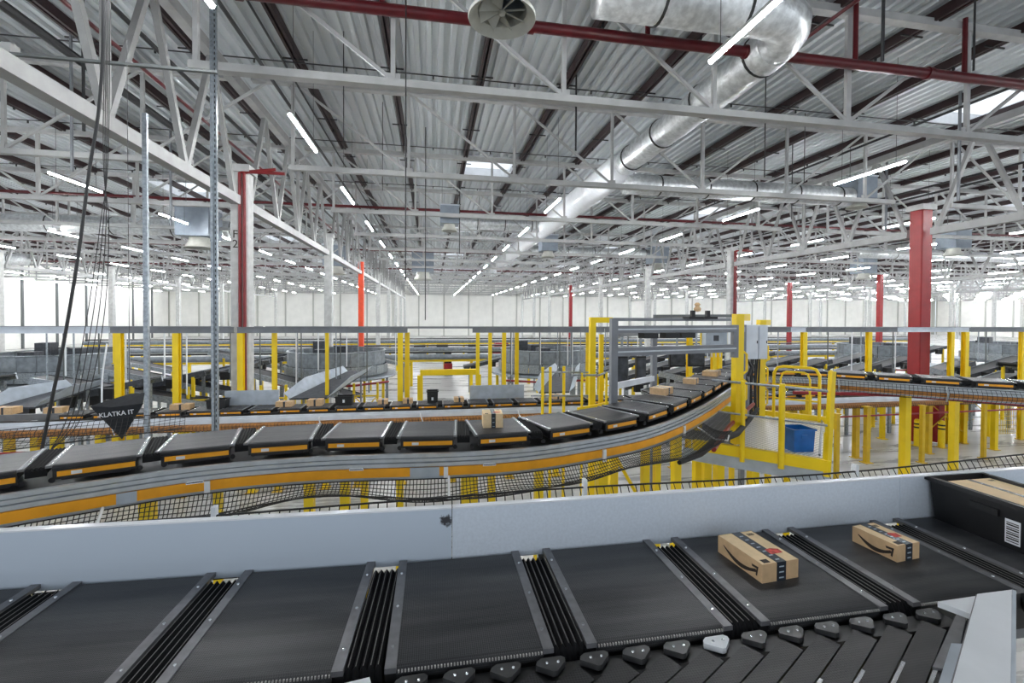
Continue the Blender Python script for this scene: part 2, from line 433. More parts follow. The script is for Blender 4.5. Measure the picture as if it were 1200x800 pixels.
# sprinkler main
t = thing('sprinkler_main', 'thick dark red sprinkler pipe crossing under the near roof', 'pipe', (0, 9.3, 11.1))
MB().tube([(-9, 9.3, 11.13), (40, 9.3, 11.13)], .115, 14).build('pipe_run', 'pipe_red', t, smooth=True)
for X in (-6.5, -1.0, 4.6, 9.9, 13.1, 18.5, 24):
    MB().tube([(X, 9.3, 11.13), (X, 9.3, 12.6)], .055, 8).build('drop_pipe', 'pipe_red', t, smooth=True)
for X in (-3.6, 2, 7, 12, 16, 21):
    MB().tube([(X-.06, 9.3, 11.13), (X+.06, 9.3, 11.13)], .145, 14).build('coupling', 'pipe_red', t, smooth=True)
for Y, j in ((27.2, 1), (45.2, 2), (63.2, 3)):
    t = MB().tube([(-50, Y, 11.3), (60, Y, 11.3)], .08, 8).build('sprinkler_pipe', 'pipe_red', loc=(0, Y, 11.3), smooth=True)
    tag(t, '%s thin red sprinkler pipe crossing deep in the roof' % nth(j), 'pipe', 'thin sprinkler pipes')
# thin sprinkler branches along Y and black conduits
for i, (X, z, mt, r_, y0, y1) in enumerate([(-4.6, 11.9, 'cable_black', .05, 4, 60), (-4.2, 12.3, 'cable_black', .03, 4, 60), (-7.2, 12.1, 'cable_black', .06, 2, 60), (-6.4, 10.6, 'pipe_red', .04, 4, 60), (-9.5, 12.0, 'cable_black', .12, 2, 40), (9.2, 12.1, 'pipe_red', .045, 8, 80), (16.5, 11.8, 'cable_black', .045, 8, 60), (23.5, 11.4, 'cable_black', .05, 6, 60), (26.5, 11.8, 'cable_black', .06, 6, 60)]):
    o = MB().tube([(X, y0, z), (X, y1, z)], r_, 8).build('conduit', mt, loc=(X, y0, z), smooth=True)
    tag(o, '%s pipe from the left running away under the roof, %s' % (nth(i+1), 'dark red' if 'red' in mt else 'black'), 'pipe', 'pipes running under the roof')

# ------------------------------------------------------------------ ducts
def ring_bands(t, pts, r, n=20):
    for p, d in pts:
        p = Vector(p); d = Vector(d).normalized()
        MB().tube([p-d*.025, p+d*.025], r+.015, n).build('clamp_band', 'duct_band', t, smooth=True)
t = thing('air_duct', 'big silver foil air duct running away under the roof', 'duct', (7.45, 8, 11.13))
seg = []; y = 8.7
MB().tube([(7.45, 8.9, 11.13)]+[(7.45+.01*(i % 2), 9+.4*i, 11.13) for i in range(20)]+[(7.45, 17.0, 11.13)], [.44+.018*((i*7) % 3) for i in range(22)], 22).build('duct_run', 'duct_silver', t, smooth='all')
MB().tube([(7.5, 17.0, 11.1), (7.5, 17.5, 11.1), (7.5, 30, 11.1), (7.5, 62, 11.1)], [.46, .62, .62, .62], 22).build('wide_duct', 'white_paint', t, smooth='all')
ring_bands(t, [((7.45, yy, 11.13), (0, 1, 0)) for yy in (9.4, 11.6, 13.9, 16.2)], .475)
elb = [(7.45-.95+.95*math.cos(a), 8.95-.95+.0+.95*math.sin(a)+.0, 11.13) for a in [R(0)]]
e = [(3.0, 8.05, 11.13), (6.3, 8.05, 11.13)]+[(6.55+.9*math.sin(R(a)), 8.95-.9*math.cos(R(a)), 11.13) for a in (0, 20, 40, 60, 80, 90)]
MB().tube(e, .45, 22).build('elbow', 'duct_silver', t, smooth='all')
ring_bands(t, [((4.2, 8.05, 11.13), (1, 0, 0)), ((5.9, 8.05, 11.13), (1, 0, 0))], .46)
def branch(X0, X1, Y, z, r_, label, nb):
    t = thing('branch_duct', label, 'duct', (X0, Y, z), 'branch ducts off the main duct')
    MB().tube([(X0+(X1-X0)*i/10, Y, z) for i in range(11)], r_, 20).build('duct_run', 'duct_silver', t, smooth='all')
    ring_bands(t, [((X0+(X1-X0)*(i+.7)/nb, Y, z), (1, 0, 0)) for i in range(nb)], r_+.005, 20)
branch(7.6, 18.2, 17.3, 10.45, .40, 'silver branch duct right of the main duct, nearest one', 5)
branch(8.0, 21, 41, 11.1, .42, 'silver branch duct deeper in the hall, right of main duct', 5)
branch(1.6, 7.0, 29.6, 11.1, .40, 'short silver branch duct left of the main duct', 3)
branch(-30, -11, 30, 10.2, .5, 'long silver duct above the left side of the hall', 6)
branch(-52, -34, 45, 9.6, .5, 'silver duct near the left wall', 5)
branch(36, 60, 33, 10.6, .45, 'silver duct high on the right side', 5)
# swirl diffusers hanging under duct boxes
def diffuser(X, Y, z, r_, label, box=True):
    t = thing('air_diffuser', label, 'diffuser', (X, Y, z), 'round swirl air diffusers')
    MB().lathe([(r_*.72, .42*r_), (r_*.74, .1), (r_, 0), (r_*1.02, .03), (r_*.8, .2), (r_*.76, .5*r_+.1)], (X, Y, z), 36).build('bell', 'fan_white', t, smooth=True)
    for k in range(8):
        a = 2*math.pi*k/8+.2; b_ = a+.55; rr = r_*.72
        MB().loft([[(X, Y, z+.10), (X+.02*math.cos(a), Y+.02*math.sin(a), z+.115), (X, Y, z+.13)],
                   [(X+rr*math.cos(a), Y+rr*math.sin(a), z+.03), (X+rr*math.cos(b_), Y+rr*math.sin(b_), z+.20), (X+rr*math.cos(a), Y+rr*math.sin(a), z+.05)]]).build('blade', 'fan_white', t)
    MB().lathe([(.001, 0), (.04, 0), (.05, .04), (.001, .06)], (X, Y, z+.06), 12).build('hub', 'fan_white', t, smooth=True)
    if box:
        MB().lathe([(r_*.74, .3), (r_*.74, .9)], (X, Y, z), 24).build('neck', 'unit_grey', t, smooth=True)
    return t
d0 = diffuser(.95, 6.35, 9.28, .47, 'large round white swirl diffuser at the top of the photo')
t = tag(MB().box(.25, 1.65, 5.8, 7.0, 10.15, 11.4).build('duct_box', 'unit_grey', loc=(.95, 6.3, 10.15)), 'grey duct box above the large round diffuser', 'duct box', 'duct boxes')
def hvac(X, Y, z, s, label):
    t = thing('air_outlet_unit', label, 'air unit', (X, Y, z), 'grey air outlet units hung from ducts')
    MB().box(X-.5*s, X+.5*s, Y-.5*s, Y+.5*s, z, z+1.0*s).build('housing', 'unit_grey', t)
    MB().box(X-.53*s, X+.53*s, Y-.53*s, Y+.53*s, z+.94*s, z+1.0*s).build('rim', 'beam_pale', t)
    for q in (-.4, .4): MB().bar((X+q*s, Y, z+s), (X+q*s, Y, 12.9), .02).build('hanger_rod', 'wall_steel', t)
    MB().lathe([(.30*s, 0), (.30*s, -.12*s), (.44*s, -.34*s), (.40*s, -.36*s), (.26*s, -.12*s)], (X, Y, z), 24).build('outlet_cone', 'fan_white', t, smooth=True)
    return t
hv = [(18.75, 17.4, 10.35, 1.0, 'blue grey air unit at the end of the nearest right branch duct'), (34.6, 25, 9.75, 1.25, 'grey air unit right of the wide red column'),
      (.8, 22.5, 9.55, .9, 'grey air unit hanging under the centre skylight'), (-12.4, 27, 9.2, 1.6, 'dark grey air unit left of the left pole'), (21.5, 41, 10.2, 1.6, 'pale air unit at the end of the deeper branch duct'),
      (-9, 45, 9.6, 2.0, 'grey air unit behind the left concrete column'), (-1.0, 48, 9.5, 2.2, 'dark air unit in the centre distance'), (44, 40, 9.6, 1.6, 'grey air unit far right'), (8.5, 33, 9.9, 1.2, 'grey unit beside the wide white duct')]
for h in hv: hvac(*h)

# ------------------------------------------------------------------ strip lamps
lamp0 = None; lamps = []
for bx in range(-2, 6):
    for c, X in enumerate((-3.2, 4.85, 13.5)):
        for j in range(17):
            XX = X+25.7*bx; YY = 5.0+6*j
            if XL+2 < XX < XR-2 and not (bx == 0 and (c, j) in ((2, 0), (1, 1))): lamps.append((XX, YY, bx*3+c, j))
lamps.sort(key=lambda q: math.hypot(q[0]-3, q[1]))
def lampname(i, j):
    n = i if i <= 0 else i
    return 'strip lamp %s in the lamp row %s' % (nth(j+1), 'left of the big diffuser' if i == 0 else ('%s to the right of the big diffuser' % nth(i) if i > 0 else '%s further left' % nth(-i)))
for n_, (X, Y, i, j) in enumerate(lamps[:300]):
    lb = 'white '+lampname(i, j)
    if lamp0 is None:
        t = thing('strip_lamp', lb, 'lamp', (X, Y, 9.63), 'tubular strip lamps under the roof'); lamp0 = t
        MB().box(X-.04, X+.04, Y, Y+2.4, 9.66, 9.72).build('lamp_housing', 'white_steel', t)
        MB().tube([(X, Y+.02, 9.635), (X, Y+2.38, 9.635)], .034, 8).build('light_tube', 'lamp_tube', t, smooth=True)
        for yy in (Y+.3, Y+2.1): MB().bar((X, yy, 9.72), (X, yy, 12.9), .008).build('hanger_wire', 'cable_black', t)
    else: copy_tree(lamp0, (X, Y, 9.63), None, lb)
far = MB()
for X, Y, i, j in lamps[300:]: far.bar((X, Y, 9.635), (X, Y+2.4, 9.635), .06)
tag(far.build('strip_lamp', 'lamp_tube', loc=(0, 0, 9.6)), 'rest of the white strip lamps at the far end of the hall', 'lamp', 'tubular strip lamps under the roof', 'stuff')
# dangling rods and wires from the roof
rn = 0
for (X, Y, z0, z1, r_) in [(-.52, 9.0, 5.8, 12.7, .012), (-.3, 19, 4.9, 12.6, .02), (4.5, 14, 10.4, 12.7, .03), (-7.9, 12, 9.3, 12.4, .035), (-9.5, 14, 8.9, 12.4, .04), (-10.2, 20, 8.6, 12, .05), (1.5, 26, 8.6, 12.6, .03), (10.5, 13, 9.6, 12.6, .018), (15.5, 17.5, 9.4, 12.3, .02),
                             (21, 18, 9.2, 12.3, .05), (-2.4, 13, 9.8, 12.6, .012), (-1.8, 17, 9.6, 12.6, .012), (8.6, 7.5, 10.1, 12.4, .03), (17.6, 12.6, 9.1, 12.3, .045), (11.8, 8.2, 10.6, 12.4, .02), (13.8, 15, 10.2, 12.4, .015)]:
    z1 = 12.8; rn += 1; o = MB().tube([(X, Y, z0), (X, Y, z1)], r_, 6).build('hanger_rod', 'cable_black' if r_ < .04 else 'beam_grey', loc=(X, Y, z0))
    tag(o, '%s dark rod hanging from the roof, counted outward from the centre' % nth(rn), 'rod', 'rods hanging from the roof')
# thin cross pipes just under the roof with sprinkler heads
for j, Y in enumerate((14.0, 20.0, 26.0, 33.0)):
    t = thing('sprinkler_line', 'thin dark sprinkler line with heads, %s across the near roof' % nth(j+1), 'pipe', (0, Y, 12.3), 'thin sprinkler lines')
    MB().tube([(-30, Y, 12.35), (45, Y, 12.35)], .018, 6).build('pipe_run', 'cable_black', t)
    h = MB()
    for q in range(30): xx = -30+q*2.5; h.box(xx-.02, xx+.02, Y-.02, Y+.02, 12.24, 12.35)
    h.build('sprinkler_heads', 'cable_black', t)

# ------------------------------------------------------------------ belt carriers
def make_carrier(label, group, near):
    t = thing('belt_carrier', label, 'belt carrier', (0, 0, 0), group)
    y0, y1 = -.36, (.385 if near else .36); hx = .28
    ring = lambda x_: [(x_, y0+.03, -.06), (x_, y0+.005, -.045), (x_, y0, -.022), (x_, y0+.006, -.008), (x_, y0+.022, 0), (x_, y1-.022, 0), (x_, y1-.006, -.008), (x_, y1, -.022), (x_, y1-.005, -.045), (x_, y1-.03, -.06)]
    MB().loft([ring(-hx), ring(hx)]).build('belt', 'belt', t, smooth=near)
    for s in (-1, 1):
        a, b_ = sorted((s*hx, s*(hx+.042)))
        rl = MB().box(a, b_, y0, y1, -.016, .004).build('side_rail', 'carrier_rail', t)
        if near:
            for yy in (-.25, .0, .26):
                MB().lathe([(.001, .004), (.006, .0035), (.007, 0)], ((a+b_)/2, yy, .004), 8).build('bolt', 'steel_bolt', rl)
        else:
            MB().box(a+.012, b_-.012, y0, y1, .004, .007).build('edge_trim', 'steel_bolt', rl)
    # bellows : five folds between this carrier and the next
    x0, x1 = hx+.042, .78-hx-.042; n = 5; w = (x1-x0)/n; pr = []
    for k in range(n): pr += [(x0+k*w, -.020 if near else -.012), (x0+(k+.36)*w, -.003), (x0+(k+.5)*w, .0), (x0+(k+.64)*w, -.004)]
    pr.append((x1, -.020 if near else -.012)); low = [(x_, -.06) for x_, z in reversed(pr)]
    sec = pr+low
    # front side drops as pleats
    yb = y1-.055 if near else y1
    bl_ = MB().loft([[(x_, y0, z-(.05 if near else .02)) for x_, z in sec], [(x_, y0+.02, z) for x_, z in sec], [(x_, yb-.02, z) for x_, z in sec], [(x_, yb, z-(.05 if near else .02)) for x_, z in sec]])
    bl = bl_.build('bellows', 'bellows_black', t)
    if near:
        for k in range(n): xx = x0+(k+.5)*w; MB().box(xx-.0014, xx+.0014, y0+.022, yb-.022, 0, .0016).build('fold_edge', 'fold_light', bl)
    MB().box(-hx, hx, y0+.012, y0+.03, -.125, -.045).box(-hx+.05, hx-.05, y0+.03, y1-.03, -.14, -.06).build('chassis', 'rubber', t)
    if near:
        MB().box(-hx-.042, .78-hx-.042, y0+.012, y0+.03, -.20, -.052).box(-hx-.042, .78-hx-.042, y0+.03, y1-.03, -.20, -.17).box(-hx-.042, -hx, y0+.012, y0+.03, -.052, -.017).box(hx, hx+.042, y0+.012, y0+.03, -.052, -.017).build('skirt', 'rubber', t)
        g = MB()
        for k in range(46): xx = -hx+.006+k*.0121; g.box(xx, xx+.006, y0-.0012, y0+.006, -.016, -.0075)
        g.build('edge_lacing', 'lacing', t)['kind'] = 'stuff'
    if not near:
        st = MB().box(-hx+.03, hx-.01, y0+.002, y0+.012, -.100, -.056).build('side_strip', 'orange_strip', t)
        MB().box(-.16, -.09, y0-.001, y0+.002, -.093, -.064).build('number_plate', 'label_white', st)
        for xx in (.30, .48): MB().tube([(xx, y0+.03, -.13), (xx, y0+.06, -.13)], .024, 10).build('guide_wheel', 'rubber', t)
    return t
ZBELT = CAMZ-1.31
# near sorter
cn = None
nearlab = ['leftmost belt carrier of the front sorter, cut by the photo edge', 'front sorter belt carrier at the lower left, showing creased wear bands', 'front sorter belt carrier just left of the guard stain', 'front sorter belt carrier below the stained guard joint, empty',
           'front sorter belt carrier left of the larger parcel, empty', 'front sorter belt carrier under the larger parcel', 'front sorter belt carrier under the smaller parcel', 'front sorter belt carrier under the big black tote', 'front sorter belt carrier beyond the tote at the photo edge', 'last front sorter carrier right of the photo edge']
for k in range(-4, 6):
    X = .15+.78*k; lb = nearlab[k+4]
    if cn is None: cn = make_carrier(lb, 'belt carriers of the front sorter', True); cn.location = (X, 2.06-(X-.15)*.035, ZBELT); cn.rotation_euler = (0, 0, -.035)
    else: copy_tree(cn, (X, 2.06-min(0, X-.15)*.035, ZBELT), -.035 if k < 0 else 0, lb)
t = thing('sorter_track', 'dark steel track under the front sorter belts', 'track', (0, 2.06, 0))
for y_ in (1.80, 2.34): MB().box(-4, 5.2, y_-.04, y_+.04, 3.53, 3.65).build('rail', 'beam_grey', t)
for X in (-2.4, -.4, 1.6, 3.6):
    for y_ in (1.80, 2.34): MB().box(X-.05, X+.05, y_-.05, y_+.05, 0, 3.53).build('support_post', 'yellow', t)
    MB().box(X-.04, X+.04, 1.85, 2.29, 3.4, 3.5).build('cross_member', 'yellow', t)
# mid sorter path (edge nearest the camera)
FRONT = spline([(-5.6, 3.0), (-4.4, 3.86), (-3.47, 4.34), (-2.84, 4.62), (-2.34, 4.82), (-1.7, 4.95), (-.95, 4.99), (.24, 4.92), (.99, 4.96), (1.76, 5.17), (2.6, 5.52), (3.4, 6.07), (4.37, 6.90), (5.3, 7.78), (6.14, 8.6), (7.0, 9.3), (7.8, 9.7), (8.6, 9.62), (9.3, 9.2), (9.95, 8.6), (10.8, 7.8), (11.63, 7.15), (12.9, 6.35), (14.5, 5.6)], .1)
CEN = offset(FRONT, -.36)
cm = None; ci = 0
for p, h in walk(CEN, .06, .78):
    ci += 1; lb = '%s belt carrier of the curved sorter, counted from the left edge' % nth(ci)
    if cm is None: cm = make_carrier(lb, 'belt carriers of the curved sorter', False); cm.location = (p.x, p.y, ZBELT); cm.rotation_euler = (0, 0, h)
    else: copy_tree(cm, (p.x, p.y, ZBELT), h, lb)
t = thing('curved_sorter_track', 'curved aluminium track with orange strip carrying the middle sorter', 'track', (0, 5, 3.3))
zr = CAMZ
half = [q for q in FRONT]
iL = min(range(len(FRONT)), key=lambda i: (FRONT[i]-Vector((7.9, 9.75, 0))).length)
FL, FR = FRONT[:iL+1], FRONT[iL:]
for PF, nm in ((FL, 'left'), (FR, 'right')):
    z0 = zr-1.45
    pr = [(.12, z0), (.16, z0), (.16, z0-.035), (.145, z0-.038), (.145, z0-.045), (.165, z0-.048), (.165, z0-.075), (.145, z0-.08), (.145, z0-.088), (.175, z0-.092), (.175, z0-.125), (.155, z0-.13), (.155, z0-.138), (.10, z0-.14), (.10, z0-.02)]
    MB().sweep(PF, pr).build('side_guard', 'aluminium', t)
    MB().sweep(PF, [(.10, z0-.139), (.175, z0-.139), (.175, z0-.23), (.10, z0-.23)]).build('orange_strip', 'orange_strip' if nm == 'left' else 'brown_strip', t)
    MB().sweep(PF, [(.08, z0-.231), (.168, z0-.231), (.168, z0-.262), (.08, z0-.262)]).build('lower_rail', 'aluminium', t)
    MB().sweep(PF, [(-.02, z0-.05), (.10, z0-.05), (.10, z0-.2), (-.02, z0-.2)]).build('inner_rail', 'rubber', t)
    MB().sweep(PF, [(-.76, z0-.06), (-.02, z0-.06), (-.02, z0-.10), (-.76, z0-.10)]).build('track_bed', 'rubber', t)
    MB().sweep(PF, [(-.87, z0+.0), (-.76, z0+.0), (-.76, z0-.2), (-.87, z0-.2)]).build('rear_rail', 'beam_grey', t)
# grey splice plates, clamps and slotted joints on the guard
def on_path(X, path=FL):
    i = min(range(1, len(path)-1), key=lambda i: abs(path[i].x-X)); d = (path[i+1]-path[i-1]).normalized(); return path[i], d, math.atan2(d.y, d.x)
def path_box(X, w, o0, o1, z0, z1, name, mt, parent, path=FL):
    p, d, h = on_path(X, path); nx, ny = d.y, -d.x
    c = [(p.x+d.x*a+nx*o, p.y+d.y*a+ny*o) for a, o in ((-w/2, o0), (w/2, o0), (w/2, o1), (-w/2, o1))]
    return MB().prism(c, z0, z1).build(name, mt, parent)
path_box(-2.72, .14, .175, .185, zr-1.685, zr-1.585, 'splice_plate', 'plate_grey', t)
path_box(-.10, .30, .175, .19, zr-1.70, zr-1.585, 'splice_plate', 'plate_grey', t)
for X in (-2.2, -.72, .62):
    path_box(X, .14, .175, .18, zr-1.60, zr-1.575, 'slotted_joint', 'steel_bolt', t)
    path_box(X, .13, .178, .182, zr-1.592, zr-1.583, 'slot', 'rubber', t)
for X in (-2.15, .14, 1.94, 3.5):
    path_box(X, .045, .175, .20, zr-1.73, zr-1.585, 'clamp_plate', 'white_paint', t)
for X, dY, w in [(-2.75, .3, .11), (-2.2, .3, .07), (-1.35, .35, .10), (-.97, .35, .10), (-.78, .5, .08), (-.37, .4, .08), (.39, .2, .14), (.48, .25, .07), (.72, .6, .09), (1.32, .5, .10), (2.22, .35, .13), (2.64, .8, .12), (3.04, .3, .1), (3.33, .3, .09), (4.2, .5, .13), (5.2, .5, .13), (8.6, -.5, .09), (10.45, .35, .15), (12.4, .4, .10)]:
    pY = min(FRONT, key=lambda q: abs(q.x-X)).y+dY
    MB().box(X-w/2, X+w/2, pY-w/2, pY+w/2, 0, zr-1.66).build('support_post', 'yellow', t)
    MB().box(X-w, X+w, pY-w, pY+w, 0, .02).build('foot_plate', 'yellow_old', t)
for (a, b_) in (((2.22, 5.7, 3.1), (2.64, 6.3, 2.3)), ((2.64, 6.3, 3.1), (3.04, 6.0, 2.3))): MB().bar(a, b_, .04).build('brace', 'yellow', t)

# safety nets -----------------------------------------------------
def net(name, label, rows, mesh, r_=.003, parent=None, zz=0, group=None, cord=.006):
    """rows : list of polylines of equal count; strands along and across"""
    g = MB()
    for k, rw in enumerate(rows):
        rr = cord if k in (0, len(rows)-1) else r_
        g.tube(rw, rr, 4 if k not in (0, len(rows)-1) else 6)
    for i in range(0, len(rows[0])):
        pts = []
        for k, rw in enumerate(rows):
            j = min(len(rw)-1, i+(k % 2)*0); pts.append(rw[j])
        g.tube(pts, r_, 4, False)
    o = g.build(name, 'net_black', loc=rows[0][0]); o['kind'] = 'stuff'; return tag(o, label, 'net', 'black safety nets')
def net_between(A, B, sag, nrow, jitter=.0):
    rows = []
    for k in range(nrow+1):
        t_ = k/nrow; rows.append([a.lerp(b_, t_)+Vector((random.uniform(-jitter, jitter), random.uniform(-jitter, jitter), -sag*math.sin(math.pi*t_)*(.8+.4*math.sin(i*.09+a.x)))) for i, (a, b_) in enumerate(zip(A, B))])
    return rows
def resample(path, step):
    return [p for p, h in walk(path, 0, step)]
PFn = [p for p in offset(FL, .20) if -5.4 < p.x < 4.3]
A = resample([Vector((p.x, p.y, zr-1.70)) for p in PFn], .036)
# outer cord lies about half a metre out, closer at the posts
B = []
for i, p in enumerate(A):
    a, b_ = A[max(i-1, 0)], A[min(i+1, len(A)-1)]; d = (b_-a).normalized(); s_ = .30+.04*math.sin(p.x*2.1)
    if p.x < -1.2: s_ += .12*min(1, (-1.2-p.x)/1.5)
    if p.x > 2.2: s_ += min(1, (p.x-2.2)/1.5)*.10
    B.append(Vector((p.x+d.y*s_, p.y-d.x*s_, zr-1.765-.03*math.sin(p.x*2.1+1))))
cnet = net('catch_net', 'black catch net slung below the orange strip of the curved sorter', net_between(A, B, .10, 10, .002), .036, .0040)
for i, (X, ln) in enumerate(((-2.78, .40), (.17, .33), (4.0, .6))):
    j = min(range(len(A)), key=lambda j: abs(A[j].x-X))
    if i == 2: pts = [A[j], A[j].lerp(B[j], .6)+Vector((0, 0, -.10)), B[j]+Vector((0, 0, -.06)), B[j]+Vector((.02, 0, .02))]
    else: pts = [A[j]+Vector((0, 0, .02)), B[j]+Vector((0, 0, .01))]
    o = MB().tube(pts, .013, 8).build('net_arm', 'white_paint', cnet, smooth=True)
    o['label'] = ['white net arm', 'white net arm near the stained joint', 'bent white net arm'][i]
o = MB().tube([(3.2, 5.45, 3.20), (3.75, 5.85, 3.17), (4.3, 6.3, 3.2), (5.0, 6.75, 3.17), (5.62, 7.25, 3.28), (5.95, 7.45, 3.42)], [.03, .05, .06, .05, .045, .03], 10).build('net_bundle', 'net_black', loc=(3.2, 5.45, 3.2), smooth=True); tag(o, 'bundled black net rope reaching to the yellow platform post', 'net')
# low net behind the front guard
xs = [-3.4+.055*i for i in range(172)]
def zt(x_): return 3.985+.02*math.sin(x_*1.3+1)+(.012*x_ if x_ > 0 else -.008*x_)
A = [Vector((x_, 2.80, zt(x_))) for x_ in xs]; B = [Vector((x_, 2.62, 3.72)) for x_ in xs]
net('guard_net', 'low black net standing just above the pale front guard', net_between(A, B, .0, 6, .002), .05, .0034)
# small net clips (white, upright)
for i, (X, lb) in enumerate(((-1.22, 'white net clip at the left behind the front guard'), (.98, 'white net clip right of the guard stain'), (3.05, 'white net clip below the red column'))):
    t = thing('net_clip', lb, 'clip', (X, 2.81, 3.7), 'white clips on the guard net')
    MB().box(X-.012, X+.012, 2.79, 2.83, 3.7, zt(X)+.05).build('clip_strap', 'white_paint', t)
    MB().tube([(X, 2.81, zt(X)), (X, 2.81, zt(X)+.012)], .02, 8).build('clip_eye', 'white_paint', t)
# rear catch net far left behind the curved sorter
A = [Vector((-7.2+.05*i, 5.2+.030*i*.9, 3.72)) for i in range(75)]; B = [p+Vector((.25, -.55, -.12)) for p in A]
net('rear_net', 'black net behind the curved sorter at the left edge', net_between(A, B, .06, 8), .05, .003)

# front guard ------------------------------------------------------
gm = mat('guard_marks', (.55, .62, .71), .42, .1); nt = gm.node_tree; b = nt.nodes['Principled BSDF']
tc = nt.nodes.new('ShaderNodeTexCoord'); vm = nt.nodes.new('ShaderNodeVectorMath'); vm.operation = 'DISTANCE'; vm.inputs[1].default_value = (-.028, .0, .20)
n = nt.nodes.new('ShaderNodeTexNoise'); n.inputs['Scale'].default_value = 45; n.inputs['Detail'].default_value = 6
nt.links.new(tc.outputs['Object'], vm.inputs[0]); nt.links.new(tc.outputs['Object'], n.inputs[0])
s1 = nt.nodes.new('ShaderNodeMapRange'); s1.inputs['From Min'].default_value = .005; s1.inputs['From Max'].default_value = .06; s1.inputs['To Min'].default_value = .75; s1.inputs['To Max'].default_value = -.1
nt.links.new(vm.outputs['Value'], s1.inputs[0])
ad = nt.nodes.new('ShaderNodeMath'); ad.operation = 'ADD'; nt.links.new(s1.outputs[0], ad.inputs[0]); nt.links.new(n.outputs[0], ad.inputs[1])
cr = nt.nodes.new('ShaderNodeValToRGB'); cr.color_ramp.elements[0].position = .80; cr.color_ramp.elements[1].position = 1.0
cr.color_ramp.elements[0].color = (.55, .62, .71, 1); cr.color_ramp.elements[1].color = (.05, .05, .055, 1)
nt.links.new(ad.outputs[0], cr.inputs[0]); nt.links.new(cr.outputs[0], b.inputs['Base Color'])
def guard(x0, x1, mt, label):
    t = thing('side_guard', label, 'guard', (x1 if x0 < 0 else x0, 2.45, ZBELT), 'pale sheet guards beside the front sorter')
    MB().box(x0, x1, 2.448, 2.456, ZBELT-.03, ZBELT+.275).build('sheet', mt, t)
    MB().box(x0, x1, 2.43, 2.47, ZBELT+.268, ZBELT+.276).build('folded_edge', 'white_paint', t)
    for X in (x0+.5, (x0+x1)/2, x1-.5): MB().box(X-.02, X+.02, 2.458, 2.49, 3.5, ZBELT+.25).build('bracket', 'aluminium', t)
    if x0 < 0: t.rotation_euler = (0, 0, -.035)
guard(-4.0, .104, 'guard_marks', 'pale blue grey guard sheet left of the joint, black scuff at its end')
guard(.108, 3.0, 'guard_white', 'pale blue grey guard sheet behind the two parcels')
guard(3.004, 5.6, 'guard_white', 'pale blue grey guard sheet behind the black tote')

# lower sorter ------------------------------------------------------
ZL = CAMZ-2.73
cl = None; ci = 0
for k in range(-13, 37):
    X = .62+.78*k; Y = 14.26; ci += 1
    if abs(X-26) < 0: continue
    lb = '%s belt carrier of the straight lower sorter, counted from the left edge' % nth(ci)
    if cl is None: cl = make_carrier(lb, 'belt carriers of the lower sorter', False); cl.location = (X, Y, ZL)
    else: copy_tree(cl, (X, Y, ZL), 0, lb)
t = thing('lower_sorter_track', 'long straight track with netted brown strip under the lower sorter', 'track', (0, 13.8, 2))
PL = [Vector((-16, 13.9, 0)), Vector((29, 13.9, 0))]
MB().sweep(PL, [(.12, ZL-.14), (.17, ZL-.14), (.17, ZL-.20), (.19, ZL-.21), (.19, ZL-.33), (.10, ZL-.33)]).build('side_guard', 'beam_pale', t)
MB().sweep(PL, [(.12, ZL-.331), (.30, ZL-.36), (.32, ZL-.47), (.22, ZL-.52), (.10, ZL-.50)]).build('netted_strip', 'brown_strip', t)
MB().sweep(PL, [(-.02, ZL-.12), (.10, ZL-.12), (.10, ZL-.4), (-.02, ZL-.4)]).build('inner_rail', 'rubber', t)
MB().sweep(PL, [(-.85, ZL-.1), (-.76, ZL-.1), (-.76, ZL-.4), (-.85, ZL-.4)]).build('rear_rail', 'beam_grey', t)
for X in [-11.0, -10.4, -9.95, -8.9, -8.5, -8.15, -6.9, -5.1, -4.4, -3.1, -2.2, -.9, .6, 2.4, 3.9, 5.8, 8, 10.2, 12.6, 15.2, 18.4, 21.5, 24.6]:
    MB().box(X-.08, X+.08, 13.92, 14.08, 0, ZL-.4).build('support_post', 'yellow' if int(X*10) % 2 else 'yellow_old', t)
    MB().box(X-.14, X+.14, 13.86, 14.14, 0, .02).build('foot_plate', 'yellow_old', t)
gnet = MB()
X = -16
while X < 29:
    gnet.tube([(X, 13.77, ZL-.34), (X+.02, 13.59, ZL-.36), (X+.04, 13.57, ZL-.47), (X+.06, 13.67, ZL-.525)], .006, 3, False); X += .09
for a, z_ in ((13.585, ZL-.40), (13.575, ZL-.44), (13.6, ZL-.49)): gnet.tube([(-16, a, z_), (29, a, z_)], .006, 3)
LOWT = t
sn = tag(gnet.build('strip_net', 'net_black', loc=(0, 13.6, ZL-.4)), 'fine black net wrapped along the lower sorter front', 'net', 'black safety nets', 'stuff')
for i, X in enumerate((-8.4, -5.9, -3.2, -.35, 2.6, 4.6)):
    o = MB().tube([(X, 13.68, ZL-.2), (X, 13.62, ZL-.25), (X+.1, 13.58, ZL-.52)], .018, 6).build('net_arm', 'white_paint', sn)
t = MB().tube([(-16, 13.4, 1.55), (29, 13.4, 1.72)], .03, 8).build('red_pipe', 'dark_red', loc=(-16, 13.4, 1.55), smooth=True); tag(t, 'thin red pipe running below the lower sorter', 'pipe')
t = MB().tube([(8.0, 8.9, 3.42), (10.6, 8.5, 3.36), (14.5, 8.2, 3.0)], .04, 8).build('red_pipe', 'dark_red', loc=(8, 9, 3.4), smooth=True); tag(t, 'red pipe running under the right hand curve of the sorter', 'pipe')
t = MB().tube([(3.9, 5.75, 3.25), (5.0, 6.95, 3.25), (6.6, 8.4, 3.3)], .035, 8).build('red_pipe', 'dark_red', loc=(4, 6, 3.2), smooth=True); tag(t, 'red pipe beside the netting left of the yellow platform', 'pipe')
